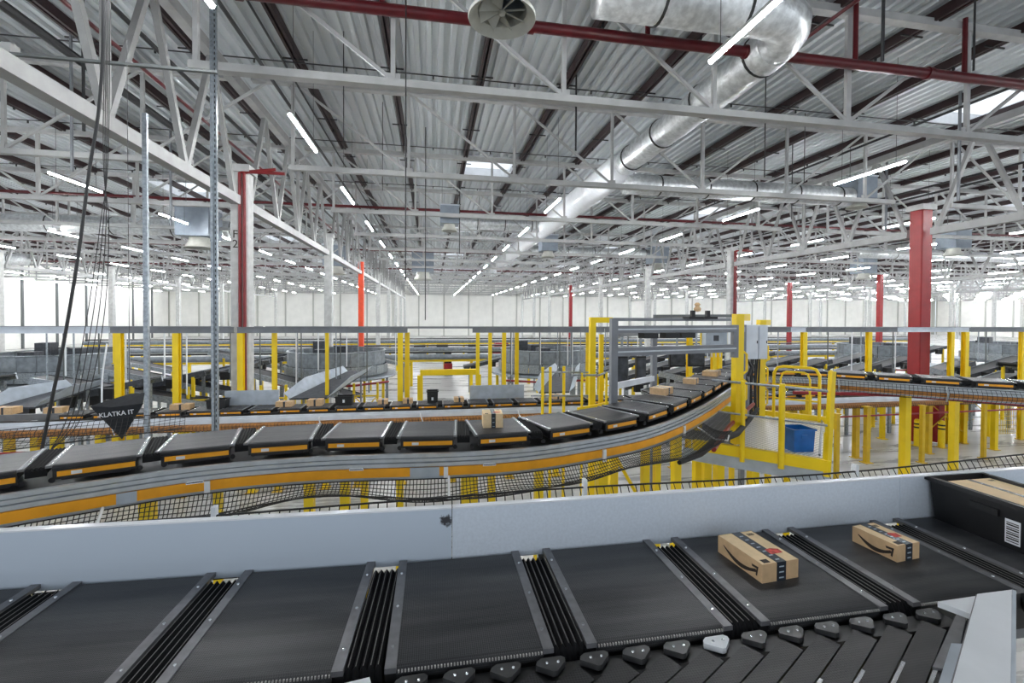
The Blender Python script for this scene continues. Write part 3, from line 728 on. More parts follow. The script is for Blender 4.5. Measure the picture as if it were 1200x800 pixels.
# netted guard on the right curve
PRn = [p for p in offset(FR, .19) if p.x < 14]
A = resample([Vector((p.x, p.y, zr-1.47)) for p in PRn], .07); B = [p+Vector((0, 0, -.27)) for p in A]
rows = []
for k in range(6):
    rows.append([])
for i, p in enumerate(A):
    a, b_ = A[max(i-1, 0)], A[min(i+1, len(A)-1)]; d = (b_-a).normalized(); o_ = Vector((d.y, -d.x, 0))
    for k in range(6): rows[k].append(p+o_*(.10*math.sin(math.pi*k/5))+Vector((0, 0, -.054*k)))
kn = net('curve_net', 'fine grey black net over the guard of the right hand curve', rows, .07, .004)
for i, X in enumerate((9.4, 10.7, 12.1)):
    p, d, h = on_path(X, FR); o = MB().tube([(p.x+d.y*.2, p.y-d.x*.2, zr-1.45), (p.x+d.y*.32, p.y-d.x*.32, zr-1.6), (p.x+d.y*.2, p.y-d.x*.2, zr-1.76)], .016, 6).build('net_arm', 'aluminium', kn)

# ------------------------------------------------------------------ grey walkway beams with posts
YBm = 14.98; zb0, zb1 = 4.54, 4.725
for i, (x0, x1, mt, lb) in enumerate([(-16, -9.25, 'beam_pale', 'pale steel beam at the left edge'), (-9.24, -5.95, 'beam_grey', 'grey steel beam between two yellow posts, left of the grey column'), (-5.85, -.80, 'beam_grey', 'long grey steel beam right of the left concrete column'), (1.30, 5.9, 'beam_grey', 'grey steel beam left of the gantry'),
                                      (5.92, 13.3, 'beam_grey', 'grey steel beam behind the gantry'), (13.31, 13.95, 'beam_pale', 'short pale beam end left of a yellow post'), (13.96, 18.1, 'beam_grey', 'grey steel beam left of the slim red column'), (18.12, 21.6, 'beam_pale', 'pale beam crossing in front of the wide red column'), (21.62, 29, 'beam_grey', 'grey steel beam at the right edge')]):
    t = thing('walkway_beam', lb, 'beam', (x0, YBm, zb0), 'horizontal steel beams on yellow posts')
    MB().box(x0, x1, YBm-.012, YBm+.012, zb0, zb1).build('web', mt, t)
    MB().box(x0, x1, YBm-.07, YBm+.07, zb1-.012, zb1).box(x0, x1, YBm-.07, YBm+.07, zb0, zb0+.012).build('flanges', mt, t)
pl = [(-10.63, 17.5, .2, 3.4), (-8.97, 14.9, .27, 0), (-7.47, 14.9, .26, 0), (-5.72, 14.9, .26, 0), (-4.87, 15.2, .20, 0), (-3.4, 15.6, .16, 0), (-1.02, 14.9, .26, 0), (-.82, 15.2, .24, 0), (1.47, 14.9, .18, 0), (1.88, 14.9, .18, 0), (2.35, 14.9, .2, 0), (2.95, 15.8, .2, 0),
      (9.4, 15.4, .26, 0), (10.4, 15.4, .26, 0), (11.4, 16.5, .24, 0), (13.85, 14.95, .26, 0), (16.75, 14.95, .25, 0), (20.6, 14.9, .25, 0), (21.3, 14.9, .28, 0), (5.5, 15.5, .22, 0), (6.9, 16.4, .25, 0), (24.4, 15, .26, 0)]
for i, (X, Y, w, z0) in enumerate(pl):
    w *= .62
    t = thing('yellow_post', 'tall yellow steel post under the walkway beam, %s from the left' % nth(i+1), 'post', (X, Y, z0), 'tall yellow posts')
    g = MB()
    g.box(X-w/2, X+w/2, Y-w/2, Y-w/2+.02, z0, zb0).box(X-w/2, X+w/2, Y+w/2-.02, Y+w/2, z0, zb0).box(X-.012, X+.012, Y-w/2+.02, Y+w/2-.02, z0, zb0)
    g.build('h_section', 'yellow', t)
    MB().box(X-w*.7, X+w*.7, Y-w*.7, Y+w*.7, z0, z0+.03).build('foot_plate', 'yellow_old', t)
# thin hanger rods between beams and machinery
random.seed(3)
rods = sorted([random.choice([random.uniform(-14, -6), random.uniform(-5, -1), random.uniform(2.5, 9), random.uniform(13, 28)]) for _ in range(62)])
for i, X in enumerate(rods):
    Y = 17.46
    o = MB().bar((X, Y, random.uniform(2.2, 3.2)), (X, Y, 4.6), .035).build('hanger_rod', ('galvanised', 'wall_steel', 'white_paint')[i % 3], loc=(X, Y, 3))
    tag(o, 'thin %s hanger rod below the walkway beams, %s from the left' % (('galvanised', 'dark', 'white')[i % 3], nth(i+1)), 'rod', 'thin rods below the walkway beams')
for i, (X0, X1, Y) in enumerate(((-18, -6, 17.5), (-5.9, 9.4, 17.5), (12, 30, 17.5))):
    t = MB().box(X0, X1, Y-.05, Y+.05, 4.60, 4.68).build('rod_rail', 'beam_grey', loc=(X0, Y, 4.6)); tag(t, 'thin grey rail above the hanger rods, %s from the left' % nth(i+1), 'rail', 'rails above hanger rods')

# ------------------------------------------------------------------ round sorting rings with side panels
def ring(cx, cy, r_, label):
    t = thing('sorting_ring', label, 'conveyor ring', (cx, cy, 0), 'round grey sorting rings')
    n = 22; P0 = None
    for tier, (rr, z0, z1, mt) in enumerate(((r_, 2.72, 3.35, 'ring_grey'), (r_+.12, 2.28, 2.71, 'galvanised'))):
        for k in range(n):
            a0, a1 = 2*math.pi*k/n+.006, 2*math.pi*(k+1)/n-.006; g = MB()
            for q in (0,):
                o, i_ = rr, rr-.03; g.prism([(cx+o*math.cos(a0), cy+o*math.sin(a0)), (cx+o*math.cos(a1), cy+o*math.sin(a1)), (cx+i_*math.cos(a1), cy+i_*math.sin(a1)), (cx+i_*math.cos(a0), cy+i_*math.sin(a0))], z0, z1)
            g.build('side_panel', mt, t)
    MB().lathe([(r_-.6, 2.12), (r_+.55, 2.12), (r_+.6, 2.16), (r_+.55, 2.22), (r_-.6, 2.22), (r_-.6, 2.12)], (cx, cy, 0), 40).build('ledge', 'ring_grey', t, smooth=True)
    MB().lathe([(r_+.02, 3.34), (r_+.05, 3.36), (r_+.02, 3.39), (r_-.05, 3.39), (r_-.05, 3.34)], (cx, cy, 0), 40).build('top_rim', 'galvanised', t, smooth=True)
    MB().lathe([(.6, 2.75), (r_-.1, 2.75), (r_-.1, 2.60), (.6, 2.60)], (cx, cy, 0), 40).build('belt_disc', 'dark_gear', t)
    MB().tube([(cx-r_-.3, cy-r_*.6, 1.95), (cx-r_*.5, cy-r_-.2, 1.95), (cx+r_*.5, cy-r_-.2, 1.95), (cx+r_+.3, cy-r_*.6, 1.95)], .05, 8).build('red_pipe', 'dark_red', t)
    for k in range(8):
        a = 2*math.pi*(k+.5)/8; x_, y_ = cx+(r_+.2)*math.cos(a), cy+(r_+.2)*math.sin(a)
        MB().box(x_-.06, x_+.06, y_-.06, y_+.06, 0, 2.12).build('leg', 'yellow' if k % 2 else 'galvanised', t)
    # machinery on top
    g = MB()
    for q in range(5):
        a = .7+q*.9; x_, y_ = cx+1.2*math.cos(a), cy+1.2*math.sin(a); g.box(x_-.3, x_+.25, y_-.3, y_+.3, 2.75, 3.2+.28*(q % 3))
    g.build('drive_boxes', 'dark_gear', t)
    return t
r0 = ring(-4.6, 23.4, 2.25, 'grey panelled sorting ring behind the left grey beam')
for (x_, y_, lb) in ((5.8, 23.4, 'grey panelled sorting ring left of the gantry'), (-16.3, 23.4, 'grey panelled sorting ring at the left of the hall'), (28.8, 25, 'grey panelled sorting ring left of the wide red column'), (39.3, 25, 'grey panelled sorting ring at the right edge')):
    copy_tree(r0, (x_, y_, 0), random.uniform(0, .2), lb)
# chutes from the rings down to the lower sorter
def chute(X, Y0, Y1, z0, z1, dx, label, side):
    """trough from (X,Y0,z0) high end to (X+dx,Y1,z1) low end"""
    t = thing('chute', label, 'chute', (X, Y0, 0), 'grey sheet chutes')
    w0, w1 = .38, .55
    a = [Vector((X-w0, Y0, z0)), Vector((X+w0, Y0, z0)), Vector((X+dx+w1, Y1, z1)), Vector((X+dx-w1, Y1, z1))]
    g = MB(); g.add([*a, *[p+Vector((0, 0, -.05)) for p in a]], [(0,1,2,3),(7,6,5,4),(0,4,5,1),(1,5,6,2),(2,6,7,3),(3,7,4,0)]); g.build('slide_belt', 'dark_gear', t)
    for p, q, s in ((a[0], a[3], -1), (a[1], a[2], 1)):
        h0, h1 = .20, .36; o = Vector((s*.18, 0, 0))
        vs = [p, q, q+o+Vector((0, 0, .16)), q.lerp(p, .35)+o*1.4+Vector((0, 0, h1)), p+o+Vector((0, 0, h0))]; th = Vector((s*.015, 0, 0))
        MB().extrude(vs, th).build('side_sheet', 'plate_grey', t)
    for p in (a[0].lerp(a[3], .2), a[1].lerp(a[2], .2), a[0].lerp(a[3], .8), a[1].lerp(a[2], .8)):
        MB().bar((p.x, p.y, 0), (p.x, p.y, p.z-.05), .06).build('leg', 'galvanised', t)
    return t
chute(-2.9, 18.6, 15.3, 2.9, 2.45, -1.0, 'grey flared chute ending left of the centre gap', 1)
chute(5.8, 19.0, 15.3, 2.85, 2.45, -1.6, 'grey flared chute behind the yellow handrail posts', 1)
chute(-11.2, 17.0, 15.1, 2.75, 2.42, -.6, 'long grey chute at the left edge', 1)
# dark belt conveyors between the rings
def conveyor(label):
    t = thing('incline_conveyor', label, 'conveyor', (0, 0, 0), 'dark incline conveyors deep in the hall')
    L = 5.2
    def z(x_): return 1.7+.22*x_
    for s in (-1, 1):
        MB().bar((0, s*.45, z(0)), (L, s*.45, z(L)), .06, .22).build('side_frame', 'dark_gear' if s < 0 else 'galvanised', t)
    MB().bar((0, 0, z(0)+.06), (L, 0, z(L)+.06), .84, .05).build('belt', 'rubber', t)
    g = MB()
    for k in range(10): x_ = .25+k*.5; g.tube([(x_, -.42, z(x_)-.06), (x_, .42, z(x_)-.06)], .035, 6)
    g.build('rollers', 'galvanised', t)
    g = MB()
    for k in range(4): x_ = .6+k*1.2; g.box(x_-.2, x_+.2, -.72, -.5, z(x_)-.3, z(x_)+.05)
    g.build('motor_boxes', 'black_plastic', t)
    for x_ in (.4, 2.6, 4.8):
        for s in (-1, 1): MB().box(x_-.05, x_+.05, s*.45-.05, s*.45+.05, 0, z(x_)-.05).build('leg', 'yellow' if s < 0 else 'galvanised', t)
    return t
c0 = conveyor('dark incline conveyor, first behind the lower sorter from the left')
spots = [(-21, 17.3, 0, 0), (-14.6, 17.6, -.05, 0), (-20, 18.7, 0, 0), (-13.8, 19.2, .06, 0), (-12.9, 21.2, .1, 0), (-13.0, 23.2, .0, 0), (-12.7, 25.2, .0, 0), (-3.0, 19.3, 2.9, 0), (-13, 28.5, .05, 0), (9.3, 18.6, .05, 0), (9.0, 20.6, .0, 0), (9.2, 22.6, .1, 0), (9, 25.2, .0, 0), (15.4, 18.2, .0, 0), (15, 20.2, .05, 0), (15.3, 22.4, .0, 0), (15.5, 25, .0, 0), (21.4, 18.6, .0, 0), (21, 20.8, .05, 0), (20.6, 23.2, .0, 0), (27.5, 18.6, .05, 0), (28, 20.4, .0, 0), (-22, 20.3, .0, 0), (34.5, 19.5, .1, 0), (-24, 27.5, .0, 0), (33.8, 28.9, .0, 0), (2, 29.5, .0, 0), (11, 29.5, .1, 0), (-8.2, 18.9, 3.3, 0), (-8.0, 21, 3.14, 0), (-7.6, 28.8, 3.05, 0), (14, 17, 3.14, 0), (20.3, 17.2, 3.14, 0), (26.8, 17.1, 3.14, 0), (33, 17.6, 3.14, 0), (-15, 29.8, 3.14, 0), (26, 30.2, 3.1, 0), (20, 31.2, 0, 0), (40, 20.5, 3.1, 0), (41, 22, 0, 0), (-1.5, 31.2, 3.14, 0)]
for i, (x_, y_, a, dz) in enumerate(spots):
    lb = 'dark incline conveyor, %s of those behind the lower sorter' % nth(i+1)
    if i == 0: c0.location = (x_, y_, 0); c0.rotation_euler = (0, 0, a); c0['label'] = lb
    else:
        c = copy_tree(c0, (x_, y_, 0), a, lb)
# far straight sorters (grey tube + dark top) and yellow frames
for i, (Y, z_, x0, x1) in enumerate(((33, 2.35, -24, 34), (42.5, 2.2, -30, 50), (54.5, 2.2, -36, 70))):
    t = thing('far_sorter', '%s straight sorter line seen far behind the sorting rings' % nth(i+1), 'conveyor', (x0, Y, 0), 'far sorter lines')
    MB().box(x0, x1, Y, Y+.8, z_, z_+.1).build('belt_run', 'rubber', t)
    MB().tube([(x0, Y-.15, z_-.25), (x1, Y-.15, z_-.25)], .2, 10).build('guard_tube', 'ring_grey', t, smooth=True)
    MB().box(x0, x1, Y-.1, Y-.0, z_-.6, z_-.46).build('support_beam', 'yellow', t)
    X = x0+1
    while X < x1: MB().box(X-.1, X+.1, Y, Y+.2, 0, z_-.46).build('leg', 'yellow', t); X += 4.3
# parked vans / red machine on the far floor
for i, X in enumerate((-1.6, 1.2, 5.2)):
    t = thing('parcel_cage', '%s white roll cage on the bright far floor' % nth(i+1), 'cage', (X, 58, 0), 'white roll cages on the far floor')
    MB().box(X-.8, X+.8, 57.6, 58.4, .15, .3).build('base', 'galvanised', t); MB().box(X-.8, X-.75, 57.6, 58.4, .3, 2.2).box(X+.75, X+.8, 57.6, 58.4, .3, 2.2).box(X-.75, X+.75, 58.35, 58.4, .3, 2.2).build('walls', 'van_white', t); MB().box(X-.7, X+.7, 57.7, 58.3, .3, 1.5).build('load', 'dark_gear', t)
t = thing('floor_truck', 'small red and black floor truck on the bright far floor', 'truck', (1.3, 39, 0))
MB().prism([(.95, 38.6), (1.65, 38.6), (1.65, 39.6), (.95, 39.6)], .25, .95).build('body', 'dark_red', t); MB().box(1.0, 1.6, 39.2, 39.6, .95, 2.0).build('mast', 'black_plastic', t); MB().box(.95, 1.65, 37.6, 38.6, .1, .2).build('fork', 'galvanised', t)
for x_ in (1.0, 1.6):
    for y_ in (38.7, 39.5): MB().tube([(x_-.05, y_, .2), (x_+.05, y_, .2)], .2, 12).build('wheel', 'rubber', t)
t = thing('machine_cover', 'bright red rounded machine cover behind the yellow posts', 'machine', (7.6, 50, 0)); MB().loft([[(6.6, 49.5, .2), (8.6, 49.5, .2), (8.6, 51, .2), (6.6, 51, .2)], [(6.6, 49.5, 1.4), (8.6, 49.5, 1.4), (8.6, 51, 1.4), (6.6, 51, 1.4)], [(6.9, 49.8, 2.0), (8.3, 49.8, 2.0), (8.3, 50.8, 2.0), (6.9, 50.8, 2.0)]]).build('cover', 'bright_red', t); MB().box(6.7, 8.5, 49.6, 50.9, 0, .2).build('plinth', 'rubber', t)
# yellow frames standing on the floor in the centre gap
t = thing('yellow_portal', 'yellow floor portal frame in the bright centre gap', 'frame', (1, 19, 0))
for X in (-.5, 1.9): MB().box(X-.11, X+.11, 18.9, 19.1, 0, 2.62).build('upright', 'yellow', t)
MB().box(-.5, 1.9, 18.9, 19.1, 2.62, 2.85).build('crossbar', 'yellow', t)
for i, X in enumerate((-2.6, -6.0, -8.5)):
    t = thing('yellow_trestle', 'cross braced yellow trestle on the floor, %s from the centre gap' % nth(i+1), 'trestle', (X, 18.6, 0), 'cross braced yellow trestles')
    for a in (-.45, .45): MB().box(X+a-.04, X+a+.04, 18.56, 18.64, 0, 2.4).build('leg', 'yellow', t)
    for z_ in (.9, 1.9): MB().bar((X-.45, 18.6, z_), (X+.45, 18.6, z_), .05).build('rung', 'yellow', t)
    MB().bar((X-.45, 18.57, .9), (X+.45, 18.57, 1.9), .035).build('brace', 'yellow', t); MB().bar((X+.45, 18.63, .9), (X-.45, 18.63, 1.9), .035).build('brace', 'yellow', t)
o = MB().box(1.2, 3.0, 14.72, 14.75, ZL-.02, ZL+.42).build('side_sheet', 'plate_grey', loc=(1.2, 14.7, ZL)); tag(o, 'upright grey sheet behind the lower sorter in the centre', 'sheet', 'upright grey sheets')
o = MB().box(-6.1, -4.6, 14.72, 14.75, ZL-.02, ZL+.42).build('side_sheet', 'plate_grey', loc=(-6, 14.7, ZL)); tag(o, 'upright grey sheet in front of the left column foot', 'sheet', 'upright grey sheets')
# posts under the right hand side
for i, (X, Y, w, zt_, mt) in enumerate([(15.04, 13.44, .2, 1.95, 'yellow_old'), (21.3, 18.8, .2, 1.9, 'yellow'), (18.67, 16.0, .2, 1.9, 'yellow'), (16.99, 13.13, .16, 2.0, 'yellow_old'), (21.85, 16.0, .2, 1.9, 'yellow'), (26.6, 18.4, .2, 1.9, 'yellow'), (19.75, 13.17, .16, 2.0, 'yellow_old'), (28.0, 18.2, .16, 1.9, 'yellow'),
                                          (12.33, 12.0, .14, 2.1, 'yellow_old'), (13.0, 9.3, .2, 3.0, 'yellow'), (24.3, 14.5, .22, 1.9, 'yellow'), (13.0, 12.6, .1, 2.1, 'yellow_old'), (30, 22, .2, 1.9, 'yellow'), (17, 24, .2, 1.9, 'yellow')]):
    w *= .72
    t = thing('floor_post', '%s yellow post standing on the grey floor at the right' % nth(i+1), 'post', (X, Y, 0), 'yellow posts on the right floor')
    MB().box(X-w/2, X+w/2, Y-w/2, Y+w/2, 0, zt_).build('shaft', mt, t)
    MB().box(X-w, X+w, Y-w, Y+w, 0, .025).build('foot_plate', mt, t)
    MB().box(X-w*.8, X+w*.8, Y-w*.8, Y+w*.8, zt_, zt_+.04).build('head_plate', mt, t)
for X, Y, s in ((20.6, 14.8, 1), (26.4, 18.0, 1)):
    t = thing('brace_pair', 'crossed thin braces between yellow posts, %s' % ('nearer' if X < 22 else 'further'), 'brace', (X, Y, 0), 'crossed floor braces')
    MB().bar((X-1.3, Y, .5), (X+.6, Y, 1.9), .03).build('brace', 'yellow_old', t); MB().bar((X+.6, Y+.05, .5), (X-1.3, Y+.05, 1.9), .03).build('brace', 'yellow_old', t)
for i, (X, Y) in enumerate(((19.05, 14.9), (19.75, 14.55))):
    t = thing('bollard', 'yellow bollard with black bands %s of the red column foot' % ('left' if i == 0 else 'right'), 'bollard', (X, Y, 0), 'bollards by the red column')
    MB().tube([(X, Y, .02), (X, Y, 1.0)], .11, 16).build('tube', 'yellow', t, smooth=True); MB().lathe([(.11, 0), (.08, .06), (.001, .08)], (X, Y, 1.0), 16).build('cap', 'yellow', t, smooth=True)
    for z_ in (.72, .86): MB().tube([(X, Y, z_), (X, Y, z_+.06)], .114, 16).build('band', 'black_plastic', t, smooth=True)
    MB().box(X-.15, X+.15, Y-.15, Y+.15, 0, .02).build('foot_plate', 'yellow_old', t)
t = thing('hose_cabinet', 'red fire hose cabinet beside the red column foot', 'cabinet', (19.75, 14.9, .2)); MB().box(19.95, 20.3, 14.85, 15.1, .1, 1.7).build('body', 'dark_red', t); MB().box(19.98, 20.27, 14.83, 14.85, .15, 1.65).build('door', 'bright_red', t)
t = thing('mesh_guard', 'yellow mesh guard panel at the right edge', 'guard', (24.5, 15.6, 0))
for X in (23.6, 25.6): MB().box(X-.05, X+.05, 15.5, 15.6, 0, 1.5).build('post', 'yellow', t)
g = MB()
for k in range(20): g.bar((23.6+.1*k, 15.55, .1), (23.6+.1*k, 15.55, 1.45), .012)
for k in range(8): g.bar((23.6, 15.55, .1+.19*k), (25.6, 15.55, .1+.19*k), .012)
g.build('mesh', 'yellow', t)['kind'] = 'stuff'

# ------------------------------------------------------------------ yellow maintenance platform
O = Vector((6.15, 6.15, 0)); S = Vector((.7071, .7071, 0)); T = Vector((-.7071, .7071, 0))
def F(s, t_, z): q = O+S*s+T*t_; return Vector((q.x, q.y, z))
def fbox(mb, s0, s1, t0, t1, z0, z1):
    a = [F(s0, t0, 0), F(s1, t0, 0), F(s1, t1, 0), F(s0, t1, 0)]; return mb.prism([(p.x, p.y) for p in a], z0, z1)
t = thing('service_platform', 'yellow framed service platform with tread plate deck beside the sorter', 'platform', (6.15, 6.15, 0))
fbox(MB(), .06, 3.05, .06, 1.35, 2.85, 2.872).build('deck_plate', 'tread_plate', t)
g = MB()
for k in range(30): fbox(g, .06+k*.1, .085+k*.1, 1.37, 3.0, 2.84, 2.87)
for k in range(16): fbox(g, .06, 3.0, 1.38+k*.1, 1.39+k*.1, 2.85, 2.868)
g.build('grating', 'beam_grey', t)['kind'] = 'stuff'
fbox(MB(), -.04, .06, -.05, 2.0, 2.68, 2.86).build('edge_beam', 'yellow', t)
fbox(MB(), .0, .06, -.05, 2.2, 2.47, 2.675).build('lower_beam', 'plate_grey', t)
fbox(MB(), .06, 3.05, -.05, .04, 2.70, 2.86).build('side_beam', 'yellow', t)
fbox(MB(), 3.05, 3.15, -.05, 3.0, 2.82, 2.98).build('back_kick_plate', 'yellow', t)
for s_, t_, w in ((0.1, .05, .14), (.1, 1.05, .14), (.1, 1.6, .14), (.5, 1.45, .07), (.9, .9, .08), (2.9, .1, .16), (2.9, 2.4, .2), (.2, .55, .07)):
    p = F(s_, t_, 0); MB().box(p.x-w/2, p.x+w/2, p.y-w/2, p.y+w/2, 0, 2.68).build('leg', 'yellow', t)
# rails
rt = thing('platform_handrail', 'yellow post handrail with grey rails on the platform front', 'handrail', (6.15, 6.15, 2.67))
MB().bar(F(0, 0, 2.6), (6.27, 6.2, 4.26), .075, .075).build('corner_post', 'yellow', rt)
for t_, w in ((.62, .075), (1.2, .06)):
    MB().tube([F(-.05, t_, 2.62), F(-.05, t_, 4.02)], w/2+.01, 10).build('post', 'yellow', rt, smooth=True)
MB().tube([F(-.05, .0, 3.96), F(-.05, 1.7, 3.99)], .021, 10).build('top_rail', 'galvanised', rt, smooth=True)
MB().tube([F(-.05, .0, 3.42), F(-.05, 1.7, 3.44)], .018, 10).build('middle_rail', 'galvanised', rt, smooth=True)
MB().tube([F(.1, 0.1, 2.9), F(3.0, 0.1, 2.9)], .018, 8).build('deck_rail', 'galvanised', rt, smooth=True)
# two tall yellow channel posts of the safety gate
for i, (s_, t_, z1, lb) in enumerate(((.14, 1.32, 5.17, 'tall yellow channel post with short top arm at the platform'), (2.85, 1.25, 5.05, 'tall yellow channel post behind the grey cabinets'))):
    p = F(s_, t_, 0); t = thing('gate_post', lb, 'post', (p.x, p.y, 2.87), 'tall yellow gate posts')
    MB().box(p.x-.075, p.x+.075, p.y-.065, p.y+.065, 2.87, z1).build('channel', 'yellow', t)
    q = MB().bar((p.x, p.y, z1-.06), (p.x+.27, p.y+.12, z1-.06), .12, .12).build('top_arm', 'yellow', t)
    for z_ in (3.1, 3.6, 4.1):
        MB().tube([(p.x+.15, p.y+.05, z_), (p.x+.22, p.y+.05, z_+.05), (p.x+.22, p.y+.05, z_+.35), (p.x+.15, p.y+.05, z_+.4)], .02, 6).build('hoop', 'yellow', t)
# round topped yellow swing gate at the platform back
t = thing('swing_gate', 'yellow tubular gate with rounded top at the platform back', 'gate', (7.8, 8.6, 2.87))
def loop(s_, ta, tb, za, zb_, r_, nm):
    pts = [F(s_, ta, za), F(s_, ta, zb_-.15), F(s_, ta+(tb-ta)*.08, zb_-.03), F(s_, ta+(tb-ta)*.2, zb_), F(s_, ta+(tb-ta)*.8, zb_), F(s_, ta+(tb-ta)*.92, zb_-.03), F(s_, tb, zb_-.15), F(s_, tb, za)]
    MB().tube(pts, r_, 8).build(nm, 'yellow', t, smooth=True)
loop(3.0, .15, 1.0, 2.87, 4.02, .032, 'outer_loop'); loop(2.9, .32, .86, 3.1, 3.92, .02, 'inner_loop'); 
for z_ in (3.3, 3.6): MB().tube([F(3.0, .15, z_), F(3.0, 1.0, z_)], .02, 8).build('crossbar', 'yellow', t)
for t_ in (1.7, -.05): MB().tube([F(3.0, t_, 2.87), F(3.0, t_, 4.0)], .03, 8).build('side_post', 'yellow', t)
# blue tote on the deck
def tote(name, label, c, L, Wd, H, rz, mt, group=None, lid=None):
    t = thing(name, label, 'tote', c, group); t.rotation_euler = (0, 0, rz); LOC[t] = Vector((0, 0, 0))
    a, b_ = L/2, Wd/2; k = .92
    def rect(l, w_, z): return [(-l, -w_, z), (l, -w_, z), (l, w_, z), (-l, w_, z)]
    MB().loft([rect(a*k-.012, b_*k-.012, .012), rect(a*k, b_*k, 0), rect(a, b_, H), rect(a-.012, b_-.012, H), rect(a*k-.012, b_*k-.012, .012)], True, False).add(rect(a*k-.012, b_*k-.012, .012), [(0,1,2,3)]).build('tub', mt, t)
    MB().loft([rect(a+.018, b_+.018, H-.025), rect(a+.018, b_+.018, H), rect(a-.015, b_-.015, H), rect(a-.015, b_-.015, H-.025), rect(a+.018, b_+.018, H-.025)], True, False).build('rim', mt, t)
    g = MB()
    for q in (-1, 1):
        g.box(-.05 if L < .5 else -.07, .05 if L < .5 else .07, q*(b_+.002)-.008, q*(b_+.002)+.008, H*.62, H*.76)
    g.build('handle', mt, t)
    return t
bt = tote('blue_tote', 'blue plastic tote standing on the platform deck', F(.36, .42, 2.873), .38, .34, .38, R(-4), 'blue_plastic')
# ------------------------------------------------------------------ yellow barrier and portal left of the gantry
t = thing('yellow_portal', 'tall yellow hooked portal post left of the gantry', 'post', (3.46, 9.5, 0))
MB().box(3.40, 3.53, 9.45, 9.55, 0, 5.09).build('channel', 'yellow', t); MB().box(3.53, 3.92, 9.46, 9.54, 4.97, 5.09).build('top_arm', 'yellow', t); MB().box(3.74, 3.83, 9.75, 9.83, 0, 4.7).build('rear_channel', 'yellow', t)
t = thing('yellow_barrier', 'yellow tube barrier at the foot of the hooked post', 'handrail', (3.5, 9.2, 0))
MB().tube([(2.95, 9.3, 3.85), (3.5, 9.15, 3.86), (4.1, 9.6, 3.95)], .022, 8).build('rail', 'galvanised', t)
for p in ((3.15, 9.25), (3.72, 9.3), (3.95, 9.5), (4.08, 9.6)): MB().tube([(p[0], p[1], 0), (p[0], p[1], 3.9)], .028, 8).build('post', 'yellow', t)
MB().bar((3.05, 9.2, 3.1), (4.1, 9.62, 3.15), .06, .14).build('kick_plate', 'yellow', t)
for z_ in (3.35, 3.6): MB().tube([(3.72, 9.3, z_), (4.08, 9.6, z_)], .018, 8).build('rung', 'yellow', t)
t = thing('yellow_stanchions', 'three slim yellow handrail posts with grey rails, left of the portal', 'handrail', (2.45, 10, 0))
for X, Y in ((2.47, 10), (2.65, 10), (3.0, 10.1)): MB().tube([(X, Y, 0), (X, Y, 3.95)], .035, 8).build('post', 'yellow', t, smooth=True)
MB().tube([(2.4, 10, 3.84), (4.0, 10.0, 3.80)], .02, 8).build('rail', 'galvanised', t); MB().tube([(2.2, 10, 3.30), (4.0, 10.0, 3.26)], .02, 8).build('rail', 'galvanised', t)

# ------------------------------------------------------------------ scanner gantry over the curved sorter
t = thing('scanner_gantry', 'grey aluminium scanner gantry over the far part of the curved sorter', 'gantry', (2.7, 6.45, 0))
P1, P2, P3 = Vector((2.69, 6.45, 0)), Vector((3.95, 7.62, 0)), Vector((5.12, 7.0, 0)); Q1, Q3 = Vector((6.45, 8.55, 0)), Vector((6.45, 8.55, 0))
for p, z0, z1, w in ((P1, 0, 5.09, .10), (P2, 0, 4.9, .09), (P3, 4.42, 4.98, .09), (Q3, 0, 4.95, .09)): MB().box(p.x-w/2, p.x+w/2, p.y-w/2, p.y+w/2, z0, z1).build('upright', 'beam_grey', t)
def up(p, z): return (p.x, p.y, z)
for z_, h, nm in ((4.92, .11, 'top_beam'), (4.58, .13, 'lower_beam')): 
    MB().bar(up(P1, z_), up(P3, z_), .08, h).build(nm, 'beam_grey', t)
    MB().bar(up(P1, z_-.0), up(P3, z_), .09, .02).build('slot_cover', 'aluminium', t)
MB().bar(up(P1, 4.06), up(P2, 4.0), .06, .09).build('side_rail', 'beam_pale', t)
MB().bar(up(P2, 5.12), up(Q3, 5.14), .05, .06).build('upper_rail', 'wall_steel', t); MB().bar(up(P1, 5.06)+Vector((.25, .2, 0)) if False else (2.75, 6.6, 5.07), (5.1, 7.1, 5.07), .04, .05).build('upper_rail', 'beam_grey', t)
MB().bar(up(P3, 4.85), up(Q3, 4.85), .08, .1).build('cross_beam', 'beam_grey', t); MB().bar(up(P2, 4.85), up(Q1, 4.85), .08, .1).build('cross_beam', 'beam_grey', t); MB().bar(up(P1, 4.85), up(P2, 4.85), .08, .1).build('cross_beam', 'beam_grey', t)
for a in (.25, .42, .55): p = P1.lerp(P3, a); MB().box(p.x-.10, p.x+.14, p.y-.1, p.y+.1, 4.78, 4.86).build('scanner_head', 'black_plastic', t)
for a in (.62, .75): p = P1.lerp(P3, a); MB().box(p.x-.12, p.x+.12, p.y-.1, p.y+.1, 5.08, 5.12).box(p.x-.03, p.x+.03, p.y-.03, p.y+.03, 5.12, 5.22).build('camera_box', 'black_plastic', t)
p = P1.lerp(P3, .66); MB().lathe([(.001, .0), (.05, .01), (.06, .05), (.03, .09), (.05, .12), (.02, .15), (.001, .15)], (p.x, p.y, 5.2), 10).build('cable_bundle', 'kraft', t)
